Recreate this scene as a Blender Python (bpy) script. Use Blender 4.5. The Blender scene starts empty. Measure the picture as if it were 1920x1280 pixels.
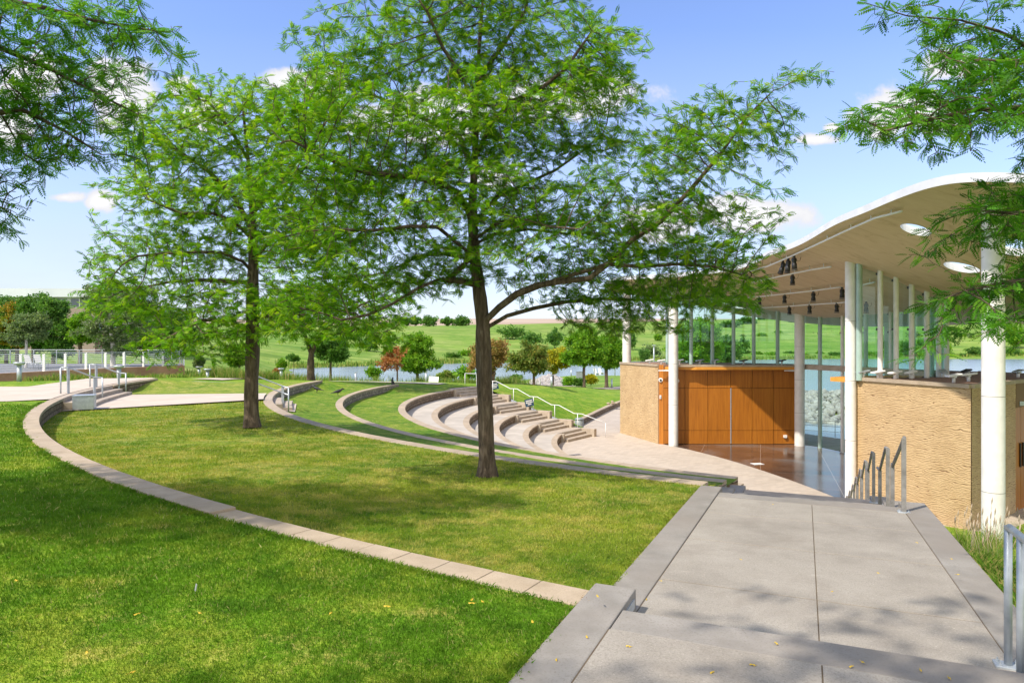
import bpy, bmesh, math, random
import numpy as np
from mathutils import Vector, Matrix
from mathutils.geometry import delaunay_2d_cdt
R = math.radians
rng = np.random.default_rng(7)
random.seed(7)
SC = bpy.context.scene
COL = SC.collection
CAMZ = 6.31                      # the plaza is z = 0, the camera is 6.31 m above it

# ------------------------------------------------------------------ camera, light
cam = bpy.data.objects.new('camera', bpy.data.cameras.new('camera'))
COL.objects.link(cam)
cam.location = (0, 0, CAMZ); cam.rotation_euler = (R(90), 0, 0)
cam.data.lens = 24; cam.data.sensor_width = 36
cam.data.clip_start = 0.05; cam.data.clip_end = 20000
SC.camera = cam
SUN_EL, SUN_DIR = R(50), (-0.80, -0.60)          # direction towards the sun in plan
sl = bpy.data.lights.new('sun', 'SUN'); sl.energy = 3.5; sl.angle = R(0.9); sl.color = (1, 0.92, 0.80)
so = bpy.data.objects.new('sun', sl); COL.objects.link(so)
sv = Vector((SUN_DIR[0]*math.cos(SUN_EL), SUN_DIR[1]*math.cos(SUN_EL), math.sin(SUN_EL)))
so.rotation_euler = sv.to_track_quat('Z', 'Y').to_euler(); so.location = (-20, -20, 40)
SC.view_settings.view_transform = 'Standard'; SC.view_settings.look = 'None'
SC.view_settings.exposure = 0.72; SC.view_settings.gamma = 1
SC.cycles.transparent_max_bounces = 40

def build_world():
    w = bpy.data.worlds.new('World'); SC.world = w; w.use_nodes = True
    nt = w.node_tree; N = nt.nodes; L = nt.links
    bg = N['Background']; bg.inputs[1].default_value = 0.15
    sky = N.new('ShaderNodeTexSky'); sky.sky_type = 'NISHITA'; sky.sun_disc = False
    sky.sun_elevation = SUN_EL; sky.sun_rotation = math.atan2(SUN_DIR[0], SUN_DIR[1])
    sky.air_density = 1.0; sky.dust_density = 0.6; sky.ozone_density = 3.5
    tc = N.new('ShaderNodeTexCoord')
    def m(op, a, b=None, c=None):
        n = N.new('ShaderNodeMath'); n.operation = op
        for i, v in enumerate((a, b, c)):
            if v is None: continue
            if isinstance(v, (int, float)): n.inputs[i].default_value = v
            else: L.new(v, n.inputs[i])
        return n.outputs[0]
    sep = N.new('ShaderNodeSeparateXYZ'); L.new(tc.outputs['Generated'], sep.inputs[0])
    ay = m('MAXIMUM', m('ABSOLUTE', sep.outputs[1]), 0.05)
    u = m('DIVIDE', sep.outputs[0], ay); v = m('DIVIDE', sep.outputs[2], ay)
    comb = N.new('ShaderNodeCombineXYZ'); L.new(u, comb.inputs[0]); L.new(v, comb.inputs[1]); L.new(sep.outputs[1], comb.inputs[2])
    nz = N.new('ShaderNodeTexNoise'); L.new(comb.outputs[0], nz.inputs['Vector'])
    nz.inputs['Scale'].default_value = 7; nz.inputs['Detail'].default_value = 9; nz.inputs['Roughness'].default_value = 0.6
    clouds = [(535,150,62,36),(600,158,70,42),(240,185,90,95),(365,215,60,48),(340,160,50,26),(1425,405,105,38),(1360,400,70,34),
              (1060,185,170,55),(1700,215,135,60),(1790,125,80,45),(820,215,130,60),(120,370,60,17),(190,378,45,26),(1535,262,60,15),
              (680,230,80,50),(60,150,80,60),(1560,240,20,12),(1240,420,90,40),(930,330,90,40),(20,240,70,50)]
    acc = None
    for (cx, cy, rx, ry) in clouds:
        du = m('MULTIPLY', m('SUBTRACT', u, (cx-960)/1280), 1280/rx)
        dv = m('MULTIPLY', m('SUBTRACT', v, (640-cy)/1280), 1280/ry)
        d = m('SUBTRACT', 1.0, m('SQRT', m('ADD', m('MULTIPLY', du, du), m('MULTIPLY', dv, dv))))
        acc = d if acc is None else m('MAXIMUM', acc, d)
    f = m('ADD', m('MULTIPLY', acc, 0.9), m('MULTIPLY', m('SUBTRACT', nz.outputs['Fac'], 0.5), 2.6))
    mr = N.new('ShaderNodeMapRange'); mr.interpolation_type = 'SMOOTHSTEP'
    mr.inputs['From Min'].default_value = 0.08; mr.inputs['From Max'].default_value = 0.42
    L.new(f, mr.inputs['Value'])
    # thin high veil that thickens towards the horizon
    nv = N.new('ShaderNodeTexNoise'); mp = N.new('ShaderNodeMapping'); mp.inputs['Scale'].default_value = (1.2, 5, 1)
    L.new(comb.outputs[0], mp.inputs[0]); L.new(mp.outputs[0], nv.inputs['Vector'])
    nv.inputs['Scale'].default_value = 1.6; nv.inputs['Detail'].default_value = 6
    el = N.new('ShaderNodeMapRange'); el.inputs['From Min'].default_value = 0.02; el.inputs['From Max'].default_value = 0.46
    el.inputs['To Min'].default_value = 0.85; el.inputs['To Max'].default_value = 0.0; L.new(v, el.inputs['Value'])
    veil = m('MULTIPLY', el.outputs[0], m('ADD', 0.25, m('MULTIPLY', nv.outputs['Fac'], 1.1)))
    veil = m('MINIMUM', veil, 0.85)
    tint = N.new('ShaderNodeMix'); tint.data_type = 'RGBA'; tint.blend_type = 'MULTIPLY'; tint.inputs[0].default_value = 1
    L.new(sky.outputs[0], tint.inputs[6]); tint.inputs[7].default_value = (1.04, 0.99, 1.14, 1)
    mx1 = N.new('ShaderNodeMix'); mx1.data_type = 'RGBA'; L.new(veil, mx1.inputs[0])
    L.new(tint.outputs[2], mx1.inputs[6]); mx1.inputs[7].default_value = (2.75, 2.95, 3.45, 1)
    mx2 = N.new('ShaderNodeMix'); mx2.data_type = 'RGBA'; L.new(mr.outputs[0], mx2.inputs[0])
    cr = N.new('ShaderNodeMapRange'); cr.inputs['From Min'].default_value = 0.3; cr.inputs['From Max'].default_value = 1.1
    cr.inputs['To Min'].default_value = 3.5; cr.inputs['To Max'].default_value = 4.8; L.new(f, cr.inputs['Value'])
    cc = N.new('ShaderNodeCombineXYZ')
    L.new(cr.outputs[0], cc.inputs[0]); L.new(m('MULTIPLY', cr.outputs[0], 1.0), cc.inputs[1]); L.new(m('ADD', m('MULTIPLY', cr.outputs[0], 0.85), 0.7), cc.inputs[2])
    L.new(mx1.outputs[2], mx2.inputs[6]); L.new(cc.outputs[0], mx2.inputs[7])
    # unseen bank of bright cloud, added over and behind the viewer as fill light
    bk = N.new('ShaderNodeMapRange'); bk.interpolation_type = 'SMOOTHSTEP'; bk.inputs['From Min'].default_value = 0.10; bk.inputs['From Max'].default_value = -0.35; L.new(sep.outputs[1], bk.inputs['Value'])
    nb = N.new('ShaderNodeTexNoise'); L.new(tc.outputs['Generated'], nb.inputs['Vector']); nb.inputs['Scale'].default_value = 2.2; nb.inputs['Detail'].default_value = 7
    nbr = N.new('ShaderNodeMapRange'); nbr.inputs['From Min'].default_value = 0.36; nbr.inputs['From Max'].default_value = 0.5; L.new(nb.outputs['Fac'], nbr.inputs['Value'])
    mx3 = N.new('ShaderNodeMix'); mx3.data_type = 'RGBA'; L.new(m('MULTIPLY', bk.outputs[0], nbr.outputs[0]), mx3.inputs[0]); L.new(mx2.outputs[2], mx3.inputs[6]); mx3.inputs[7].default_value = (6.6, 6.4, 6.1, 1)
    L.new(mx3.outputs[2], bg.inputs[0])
build_world()

# ------------------------------------------------------------------ helpers
def at(px, py, Y):
    return Vector(((px-960)/1280*Y, Y, CAMZ+(640-py)/1280*Y))
def gp(px, py, H):
    return at(px, py, 1280*H/(py-640))
def Z(H): return CAMZ-H

def tag(o, label=None, cat=None, group=None, kind=None):
    if label: o['label'] = label
    if cat: o['category'] = cat
    if group: o['group'] = group
    if kind: o['kind'] = kind
    return o
def thing(name, label, cat, loc=(0,0,0), rz=0, group=None):
    o = bpy.data.objects.new(name, None); COL.objects.link(o)
    o.location = loc; o.rotation_euler = (0,0,rz); o.empty_display_size = 0.2
    return tag(o, label, cat, group)
def copy_tree(o, parent=None):
    c = o.copy(); COL.objects.link(c); c.parent = parent
    for ch in list(o.children): copy_tree(ch, c)
    return c

class MB:
    def __init__(s): s.v = []; s.f = []; s.uv = {}; s.sm = set()
    def add(s, vs, fs, smooth=False):
        b = len(s.v); s.v.extend([tuple(p) for p in vs])
        for f in fs:
            if smooth: s.sm.add(len(s.f))
            s.f.append(tuple(b+i for i in f))
        return b
    def box(s, c, size, rz=0, M=None):
        hx, hy, hz = size[0]/2, size[1]/2, size[2]/2
        vs = [Vector((x,y,z)) for z in (-hz,hz) for y in (-hy,hy) for x in (-hx,hx)]
        T = M if M is not None else Matrix.Rotation(rz, 3, 'Z')
        vs = [T@v+Vector(c) for v in vs]
        s.add(vs, [(0,2,3,1),(4,5,7,6),(0,1,5,4),(2,6,7,3),(0,4,6,2),(1,3,7,5)]); return s
    def bar(s, a, b, w, h, up=(0,0,1)):
        a, b = Vector(a), Vector(b); d = (b-a); l = d.length; d.normalize()
        up = Vector(up)
        if abs(d.dot(up)) > .98: up = Vector((0,1,0))
        x = d.cross(up).normalized(); z = x.cross(d)
        M = Matrix((x, d, z)).transposed()
        return s.box((a+b)/2, (w, l, h), M=M)
    def tube(s, pts, r, n=10, cap=True, smooth=True):
        pts = [Vector(p) for p in pts]; k = len(pts)
        rr = r if hasattr(r, '__len__') else [r]*k
        prev = None; vs = []
        for i, p in enumerate(pts):
            d = (pts[min(i+1,k-1)]-pts[max(i-1,0)]).normalized()
            if prev is None:
                x = d.cross(Vector((0,0,1)) if abs(d.z) < .9 else Vector((1,0,0))).normalized()
            else: x = (prev-d*prev.dot(d)).normalized()
            prev = x; y = d.cross(x)
            for j in range(n):
                a = 2*math.pi*j/n; vs.append(p+(x*math.cos(a)+y*math.sin(a))*rr[i])
        fs = [(i*n+j, i*n+(j+1)%n, (i+1)*n+(j+1)%n, (i+1)*n+j) for i in range(k-1) for j in range(n)]
        s.add(vs, fs, smooth)
        if cap:
            b = len(s.v)-k*n
            s.f.append(tuple(b+j for j in reversed(range(n)))); s.f.append(tuple(b+(k-1)*n+j for j in range(n)))
        return s
    def lathe(s, c, prof, n=20, smooth=True):
        c = Vector(c); vs = []; k = len(prof)
        for (r, z) in prof:
            for j in range(n):
                a = 2*math.pi*j/n; vs.append(c+Vector((r*math.cos(a), r*math.sin(a), z)))
        fs = [(i*n+j, i*n+(j+1)%n, (i+1)*n+(j+1)%n, (i+1)*n+j) for i in range(k-1) for j in range(n)]
        b = s.add(vs, fs, smooth)
        s.f.append(tuple(b+j for j in reversed(range(n)))); s.f.append(tuple(b+(k-1)*n+j for j in range(n)))
        return s
    def prism(s, poly, z0, z1):
        n = len(poly)
        ar = sum(poly[i][0]*poly[(i+1)%n][1]-poly[(i+1)%n][0]*poly[i][1] for i in range(n))
        if ar < 0: poly = poly[::-1]
        zz = (lambda z, p: z(p[0], p[1]) if callable(z) else z)
        vs = [(p[0],p[1],zz(z0,p)) for p in poly]+[(p[0],p[1],zz(z1,p)) for p in poly]
        fs = [tuple(reversed(range(n))), tuple(range(n,2*n))]+[(i,(i+1)%n,n+(i+1)%n,n+i) for i in range(n)]
        s.add(vs, fs); return s
    def build(s, name, mat, parent=None, bevel=0):
        me = bpy.data.meshes.new(name); me.from_pydata([tuple(v) for v in s.v], [], s.f); me.materials.append(mat)
        if s.sm:
            sm = np.zeros(len(me.polygons), dtype=bool); sm[list(s.sm)] = True; me.polygons.foreach_set('use_smooth', sm)
        me.update()
        o = bpy.data.objects.new(name, me); COL.objects.link(o)
        if parent is not None: o.parent = parent
        if bevel:
            b = o.modifiers.new('bevel', 'BEVEL'); b.width = bevel; b.segments = 2; b.limit_method = 'ANGLE'; b.angle_limit = R(40)
        return o

def np_mesh(name, V, F, mat, parent=None, attr=None, smooth=False):
    me = bpy.data.meshes.new(name); nv, nf, k = len(V), len(F), F.shape[1]
    me.vertices.add(nv); me.vertices.foreach_set('co', V.astype(np.float32).ravel())
    me.loops.add(nf*k); me.loops.foreach_set('vertex_index', F.astype(np.int32).ravel())
    me.polygons.add(nf); me.polygons.foreach_set('loop_start', np.arange(0, nf*k, k, dtype=np.int32))
    me.polygons.foreach_set('loop_total', np.full(nf, k, dtype=np.int32))
    if smooth: me.polygons.foreach_set('use_smooth', np.ones(nf, dtype=bool))
    me.update(calc_edges=True)
    if attr is not None:
        a = me.attributes.new('var', 'FLOAT', 'POINT'); a.data.foreach_set('value', attr.astype(np.float32))
    me.materials.append(mat)
    o = bpy.data.objects.new(name, me); COL.objects.link(o)
    if parent is not None: o.parent = parent
    return o

# value noise, vectorised
_tab = rng.random((256, 256))
def vnoise(x, y):
    x = np.asarray(x, float); y = np.asarray(y, float)
    xi = np.floor(x).astype(int); yi = np.floor(y).astype(int); fx = x-xi; fy = y-yi
    fx = fx*fx*(3-2*fx); fy = fy*fy*(3-2*fy)
    g = lambda a, b: _tab[a & 255, b & 255]
    return (g(xi,yi)*(1-fx)+g(xi+1,yi)*fx)*(1-fy)+(g(xi,yi+1)*(1-fx)+g(xi+1,yi+1)*fx)*fy
def fbm(x, y, o=4):
    s = 0; a = .5
    for i in range(o): s = s+a*vnoise(x*2**i+17*i, y*2**i+31*i); a *= .5
    return s
def inpoly(P, poly):
    x, y = P[:,0], P[:,1]; ins = np.zeros(len(P), bool); n = len(poly)
    for i in range(n):
        x1, y1 = poly[i][:2]; x2, y2 = poly[(i+1)%n][:2]
        if y1 == y2: continue
        c = ((y1 > y) != (y2 > y)) & (x < (x2-x1)*(y-y1)/(y2-y1)+x1); ins ^= c
    return ins
class RBF:
    def __init__(s, pts, c=3.0):
        a = np.array(pts, float); s.p = a[:,:2]; s.c = c
        K = np.sqrt(((s.p[:,None]-s.p[None])**2).sum(-1)+c*c); n = len(a)
        A = np.zeros((n+1, n+1)); A[:n,:n] = K; A[:n,n] = 1; A[n,:n] = 1
        D = np.eye(n+1)*-.25; D[n,n] = 0
        s.w = np.linalg.solve(A+D, np.append(a[:,2], 0))
    def __call__(s, x, y):
        x = np.atleast_1d(np.asarray(x, float)); y = np.atleast_1d(np.asarray(y, float)); out = np.empty(len(x))
        for i in range(0, len(x), 20000):
            d = np.sqrt((x[i:i+20000,None]-s.p[:,0])**2+(y[i:i+20000,None]-s.p[:,1])**2+s.c**2)
            out[i:i+20000] = d@s.w[:-1]+s.w[-1]
        return out
def resample(poly, step, closed=True):
    out = []; n = len(poly)
    for i in range(n if closed else n-1):
        a = np.array(poly[i][:2], float); b = np.array(poly[(i+1)%n][:2], float); k = max(1, int(round(np.hypot(*(b-a))/step)))
        for j in range(k): out.append(tuple(a+(b-a)*j/k))
    if not closed: out.append(tuple(poly[-1][:2]))
    return out
def region(outer, inner_pts, hfun, holes=(), outside=False):
    """triangulate a polygon (with holes) over scattered points; returns V, F"""
    bd = [Vector(p) for p in outer]; edges = [(i,(i+1)%len(outer)) for i in range(len(outer))]
    for h in holes:
        b = len(bd); bd += [Vector(p) for p in h]; edges += [(b+i, b+(i+1)%len(h)) for i in range(len(h))]
    P = np.array(inner_pts, float).reshape(-1,2)
    vs = bd+[Vector(p) for p in P]
    r = delaunay_2d_cdt(vs, edges, [], 0, 1e-5)
    V = np.array([tuple(v) for v in r[0]]); F = np.array([f for f in r[2] if len(f) == 3])
    c = V[F].mean(1)
    keep = inpoly(c, outer)
    if outside: keep = ~keep
    for h in holes: keep &= ~inpoly(c, h)
    F = F[keep]
    a = V[F]; ar = (a[:,1,0]-a[:,0,0])*(a[:,2,1]-a[:,0,1])-(a[:,2,0]-a[:,0,0])*(a[:,1,1]-a[:,0,1])
    F[ar < 0] = F[ar < 0][:, ::-1]; F = F[np.abs(ar) > 1e-7]
    used = np.unique(F); m = -np.ones(len(V), int); m[used] = np.arange(len(used)); V = V[used]; F = m[F]
    z = hfun(V[:,0], V[:,1])
    return np.column_stack([V, z]), F
def grid_in(poly, step, margin=0.3, outside=False):
    a = np.array([p[:2] for p in poly]); x0, y0 = a.min(0); x1, y1 = a.max(0)
    gx, gy = np.meshgrid(np.arange(x0, x1, step), np.arange(y0, y1, step)); P = np.column_stack([gx.ravel(), gy.ravel()])
    P = P+rng.uniform(-.12, .12, P.shape)*step
    P = P[inpoly(P, poly)]
    if margin:
        b = np.array(resample(poly, step))
        keep = np.ones(len(P), bool)
        for i in range(0, len(P), 4000):
            d = np.sqrt(((P[i:i+4000,None]-b[None])**2).sum(-1)).min(1); keep[i:i+4000] = d > margin*step
        P = P[keep]
    return P

# ------------------------------------------------------------------ materials
class NT:
    def __init__(s, name):
        s.m = bpy.data.materials.new(name); s.m.use_nodes = True; s.N = s.m.node_tree.nodes; s.L = s.m.node_tree.links
        s.p = s.N['Principled BSDF']; s.out = s.N['Material Output']; s.geo = s.N.new('ShaderNodeNewGeometry'); s.tc = s.N.new('ShaderNodeTexCoord')
        s.pos = s.geo.outputs['Position']
    def mapping(s, scale=(1,1,1), rot=(0,0,0), src=None):
        n = s.N.new('ShaderNodeMapping'); n.inputs['Scale'].default_value = scale; n.inputs['Rotation'].default_value = rot
        s.L.new(src or s.pos, n.inputs[0]); return n.outputs[0]
    def noise(s, scale, detail=4, rough=.55, vec=None, dist=0):
        n = s.N.new('ShaderNodeTexNoise'); n.inputs['Scale'].default_value = scale; n.inputs['Detail'].default_value = detail
        n.inputs['Roughness'].default_value = rough; n.inputs['Distortion'].default_value = dist
        s.L.new(vec or s.pos, n.inputs['Vector']); return n.outputs['Fac']
    def ramp(s, fac, stops):
        n = s.N.new('ShaderNodeValToRGB'); e = n.color_ramp.elements
        while len(e) < len(stops): e.new(0.5)
        for i, (p, c) in enumerate(stops):
            e[i].position = p; e[i].color = (*c, 1) if len(c) == 3 else c
        s.L.new(fac, n.inputs[0]); return n.outputs[0]
    def mix(s, fac, a, b, mode='MIX'):
        n = s.N.new('ShaderNodeMix'); n.data_type = 'RGBA'; n.blend_type = mode
        for i, v in ((0, fac), (6, a), (7, b)):
            if isinstance(v, (int, float)): n.inputs[i].default_value = v
            elif isinstance(v, tuple): n.inputs[i].default_value = (*v, 1)
            else: s.L.new(v, n.inputs[i])
        return n.outputs[2]
    def math(s, op, a, b=0.0):
        n = s.N.new('ShaderNodeMath'); n.operation = op
        for i, v in enumerate((a, b)):
            if isinstance(v, (int, float)): n.inputs[i].default_value = v
            else: s.L.new(v, n.inputs[i])
        return n.outputs[0]
    def bump(s, h, strength=.3, dist=.02, prev=None):
        n = s.N.new('ShaderNodeBump'); n.inputs['Strength'].default_value = strength; n.inputs['Distance'].default_value = dist
        s.L.new(h, n.inputs['Height'])
        if prev: s.L.new(prev, n.inputs['Normal'])
        return n.outputs[0]
    def set(s, color=None, rough=None, normal=None, metal=None, spec=None):
        for k, v in (('Base Color', color), ('Roughness', rough), ('Normal', normal), ('Metallic', metal), ('Specular IOR Level', spec)):
            if v is None: continue
            if isinstance(v, (int, float)): s.p.inputs[k].default_value = v
            elif isinstance(v, tuple): s.p.inputs[k].default_value = (*v, 1)
            else: s.L.new(v, s.p.inputs[k])
        return s.m

def M_stone(name, a, b, scale=6, rough=.85, bump=.25, bs=60, dist=.004, speck=None, metal=0, big=None):
    t = NT(name); n1 = t.noise(scale, 6, .6); c = t.ramp(n1, [(.32, a), (.68, b)])
    n2 = t.noise(bs, 5, .65)
    if speck: c = t.mix(t.math('MULTIPLY', t.ramp(n2, [(.52, (0,0,0)), (.66, (1,1,1))]), .8), c, speck)
    if big:
        n3 = t.noise(.7, 4, .6); c = t.mix(t.ramp(n3, [(.4, (0,0,0)), (.7, (.8,.8,.8))]), c, big)
    return t.set(c, rough, t.bump(n2, bump, dist), metal)

MT = {}
def m_walk():
    t = NT('exposed_aggregate_concrete'); n = t.noise(1.1, 7, .65); c = t.ramp(n, [(.30, (.225,.202,.172)), (.5, (.298,.270,.232)), (.72, (.352,.322,.280))])
    sp = t.noise(95, 3, .6); c = t.mix(t.math('MULTIPLY', t.ramp(sp, [(.50,(0,0,0)),(.62,(1,1,1))]), .5), c, (.17,.145,.12))
    sp2 = t.noise(60, 3, .6, t.mapping((1,1,1), (0,0,1))); c = t.mix(t.math('MULTIPLY', t.ramp(sp2, [(.60,(0,0,0)),(.68,(1,1,1))]), .4), c, (.50,.45,.39))
    st = t.noise(.55, 5, .75, dist=1.2); c = t.mix(t.math('MULTIPLY', t.ramp(st, [(.54,(0,0,0)),(.70,(1,1,1))]), .45), c, (.21,.18,.15))
    sc = t.noise(2.6, 8, .8, t.mapping((1,3.2,1), (0,0,R(25)))); c = t.mix(t.math('MULTIPLY', t.ramp(sc, [(.60,(0,0,0)),(.68,(1,1,1))]), .35), c, (.47,.42,.35))
    return t.set(c, .92, t.bump(sp, .45, .004))
MT['concrete'] = m_walk()
MT['kerb'] = M_stone('kerb_concrete', (.20,.185,.165), (.30,.28,.255), 2.6, .85, .3, 70, .003, (.19,.165,.14), big=(.23,.20,.17))
MT['cap'] = M_stone('cap_stone', (.34,.265,.18), (.48,.385,.28), 3.0, .85, .3, 90, .003, (.27,.21,.15), big=(.31,.25,.185))
MT['terrace'] = M_stone('terrace_concrete', (.40,.355,.30), (.50,.45,.388), 1.2, .9, .2, 50, .003, big=(.34,.305,.26))
MT['grey_path'] = M_stone('path_concrete', (.45,.375,.30), (.54,.46,.38), .9, .9, .2, 50, .003)
MT['step'] = M_stone('step_concrete', (.32,.26,.20), (.46,.385,.30), 3, .9, .2, 50, .003)
MT['white'] = M_stone('white_painted_concrete', (.68,.66,.63), (.80,.78,.75), 3, .6, .1, 40, .002)
MT['white_metal'] = M_stone('white_metal', (.70,.71,.72), (.78,.78,.78), 8, .4, .05, 80, .001)
MT['galv'] = M_stone('galvanised_steel', (.36,.40,.44), (.50,.54,.58), 9, .42, .08, 60, .001, metal=.45)
MT['galv_dark'] = M_stone('weathered_steel_bar', (.20,.19,.18), (.33,.32,.31), 9, .5, .08, 60, .001, metal=.4)
MT['black'] = M_stone('black_metal', (.012,.012,.014), (.03,.03,.034), 9, .45, .05, 60, .001)
MT['brown_wall'] = M_stone('brown_retaining_concrete', (.30,.165,.095), (.42,.245,.15), 1.5, .9, .25, 30, .004)
MT['gravel'] = M_stone('red_roof_gravel', (.20,.11,.07), (.36,.22,.15), 25, .95, .9, 35, .03, (.10,.05,.035))
MT['patio'] = M_stone('grey_patio', (.14,.145,.155), (.24,.245,.255), 4, .9, .2, 50, .003)
MT['fascia'] = M_stone('white_roof_edge', (.55,.56,.60), (.66,.67,.71), 1.5, .55, .05, 40, .002)
MT['lightwhite'] = M_stone('white_plastic', (.75,.75,.73), (.82,.82,.8), 9, .4, .02, 50, .001)
MT['sign_blue'] = M_stone('navy_sign_face', (.015,.05,.10), (.02,.065,.12), 9, .5, .02, 50, .001)
MT['boulder'] = M_stone('pale_riprap_rock', (.22,.20,.19), (.44,.42,.40), 1.6, .9, .7, 8, .05, (.14,.11,.09))
MT['crow'] = M_stone('black_feathers', (.008,.008,.01), (.02,.02,.024), 30, .6, .2, 90, .003)
MT['bldg_white'] = M_stone('pale_panel', (.48,.52,.58), (.56,.60,.66), .3, .6, .05, 10, .002)
MT['trash'] = M_stone('grey_bin_metal', (.20,.23,.25), (.34,.37,.38), 9, .5, .1, 60, .001, metal=.3)
MT['soil'] = M_stone('planting_soil', (.10,.07,.045), (.17,.13,.08), 3, .95, .6, 30, .02)

def m_soffit():
    t = NT('tan_board_marked_concrete')
    v = t.mapping((.55, 1.9, 1), (0, 0, R(-30)))
    n1 = t.noise(1.5, 9, .74, v, .8); n2 = t.noise(.35, 3, .5)
    c = t.ramp(n1, [(.30, (.40,.29,.17)), (.46, (.59,.465,.305)), (.72, (.68,.56,.40))])
    c = t.mix(t.math('MULTIPLY', n2, .5), c, (.48,.40,.30))
    return t.set(c, .8, t.bump(n1, .2, .01))
MT['soffit'] = m_soffit()

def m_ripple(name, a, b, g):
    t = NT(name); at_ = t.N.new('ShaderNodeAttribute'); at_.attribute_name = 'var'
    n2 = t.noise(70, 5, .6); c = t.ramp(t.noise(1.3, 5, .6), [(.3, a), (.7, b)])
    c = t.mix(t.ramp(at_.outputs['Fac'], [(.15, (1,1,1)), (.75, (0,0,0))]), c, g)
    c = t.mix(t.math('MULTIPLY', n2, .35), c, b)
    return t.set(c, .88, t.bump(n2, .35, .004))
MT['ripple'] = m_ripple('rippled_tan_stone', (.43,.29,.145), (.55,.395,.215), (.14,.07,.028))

def m_brickstone(name, a, b, mortar, bw=.45, bh=.16, use_uv=False):
    t = NT(name); br = t.N.new('ShaderNodeTexBrick')
    # coordinates: arc length round the amphitheatre centre, and height
    sep = t.N.new('ShaderNodeSeparateXYZ'); t.L.new(t.pos, sep.inputs[0])
    dx = t.math('SUBTRACT', sep.outputs[0], 20.26); dy = t.math('SUBTRACT', sep.outputs[1], 38.49)
    an = t.math('MULTIPLY', t.math('ARCTAN2', dy, dx), 30.0)
    cb = t.N.new('ShaderNodeCombineXYZ'); t.L.new(an, cb.inputs[0]); t.L.new(sep.outputs[2], cb.inputs[1])
    wob = t.noise(5, 3, .5, cb.outputs[0])
    va = t.N.new('ShaderNodeVectorMath'); va.operation = 'ADD'; t.L.new(cb.outputs[0], va.inputs[0])
    sc = t.N.new('ShaderNodeVectorMath'); sc.operation = 'SCALE'; t.L.new(t.N[-1].outputs[0] if False else wob, sc.inputs[0]); sc.inputs['Scale'].default_value = .08
    t.L.new(sc.outputs[0], va.inputs[1]); t.L.new(va.outputs[0], br.inputs['Vector'])
    br.inputs['Scale'].default_value = 1; br.inputs['Brick Width'].default_value = bw; br.inputs['Row Height'].default_value = bh
    br.inputs['Mortar Size'].default_value = .022; br.inputs['Mortar Smooth'].default_value = .4
    br.inputs['Color1'].default_value = (*a, 1); br.inputs['Color2'].default_value = (*b, 1); br.inputs['Mortar'].default_value = (*mortar, 1)
    n = t.noise(7, 7, .75); c = t.mix(t.ramp(n, [(.42,(1,1,1)),(.56,(0,0,0))]), br.outputs['Color'], tuple(x*.38 for x in a)); c = t.mix(t.ramp(n, [(.58,(0,0,0)),(.68,(.9,.9,.9))]), c, tuple(min(.7,x*1.6) for x in a))
    bb = t.bump(t.math('SUBTRACT', 1.0, br.outputs['Fac']), .8, .03)
    return t.set(c, .92, t.bump(n, .8, .03, bb), spec=.2)
MT['stone'] = m_brickstone('split_face_stone', (.34,.25,.165), (.22,.16,.105), (.07,.05,.035))
MT['stone_grey'] = m_brickstone('grey_split_face_stone', (.40,.35,.29), (.28,.24,.195), (.11,.09,.075), .5, .17)

def m_paver():
    t = NT('plaza_pavers'); br = t.N.new('ShaderNodeTexBrick'); t.L.new(t.mapping((1,1,1), (0,0,R(-25))), br.inputs['Vector'])
    br.inputs['Scale'].default_value = 1; br.inputs['Brick Width'].default_value = .42; br.inputs['Row Height'].default_value = .21
    br.inputs['Mortar Size'].default_value = .008; br.inputs['Color1'].default_value = (.485,.415,.335,1); br.inputs['Color2'].default_value = (.40,.34,.275,1)
    br.inputs['Mortar'].default_value = (.33,.26,.20,1)
    n = t.noise(.8, 5, .6); c = t.mix(t.ramp(n, [(.4,(0,0,0)),(.7,(.5,.5,.5))]), br.outputs['Color'], (.50,.435,.365))
    return t.set(c, .85, t.bump(br.outputs['Fac'], -.2, .004))
MT['paver'] = m_paver()

def m_stage():
    t = NT('polished_brown_concrete'); n = t.noise(.35, 6, .6, dist=.5)
    c = t.ramp(n, [(.36, (.05,.040,.036)), (.50, (.10,.062,.045)), (.60, (.125,.115,.11))])
    br = t.N.new('ShaderNodeTexBrick'); t.L.new(t.mapping((1,1,1), (0,0,R(20))), br.inputs['Vector']); br.offset = 0
    br.inputs['Scale'].default_value = 1; br.inputs['Brick Width'].default_value = 3.2; br.inputs['Row Height'].default_value = 3.2; br.inputs['Mortar Size'].default_value = .012
    c = t.mix(br.outputs['Fac'], c, (.30,.26,.23))
    return t.set(c, t.math('ADD', t.math('MULTIPLY', n, .25), .05), t.bump(n, .03, .01), spec=.6)
MT['stage'] = m_stage()

def m_wood():
    t = NT('orange_veneer_panel'); v = t.mapping((7, 7, .35)); n = t.noise(1.6, 7, .65, v, .4); n2 = t.noise(.8, 3)
    c = t.ramp(n, [(.25, (.25,.078,.008)), (.5, (.42,.145,.012)), (.75, (.54,.21,.022))])
    c = t.mix(t.math('MULTIPLY', n2, .35), c, (.30,.10,.012))
    return t.set(c, .45, t.bump(n, .08, .004))
MT['wood'] = m_wood()
MT['wood_joint'] = M_stone('dark_panel_joint', (.05,.025,.012), (.07,.035,.015), 5)
MT['orange'] = M_stone('orange_soffit_panel', (.62,.26,.03), (.72,.32,.05), 3, .5, .02)

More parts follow.
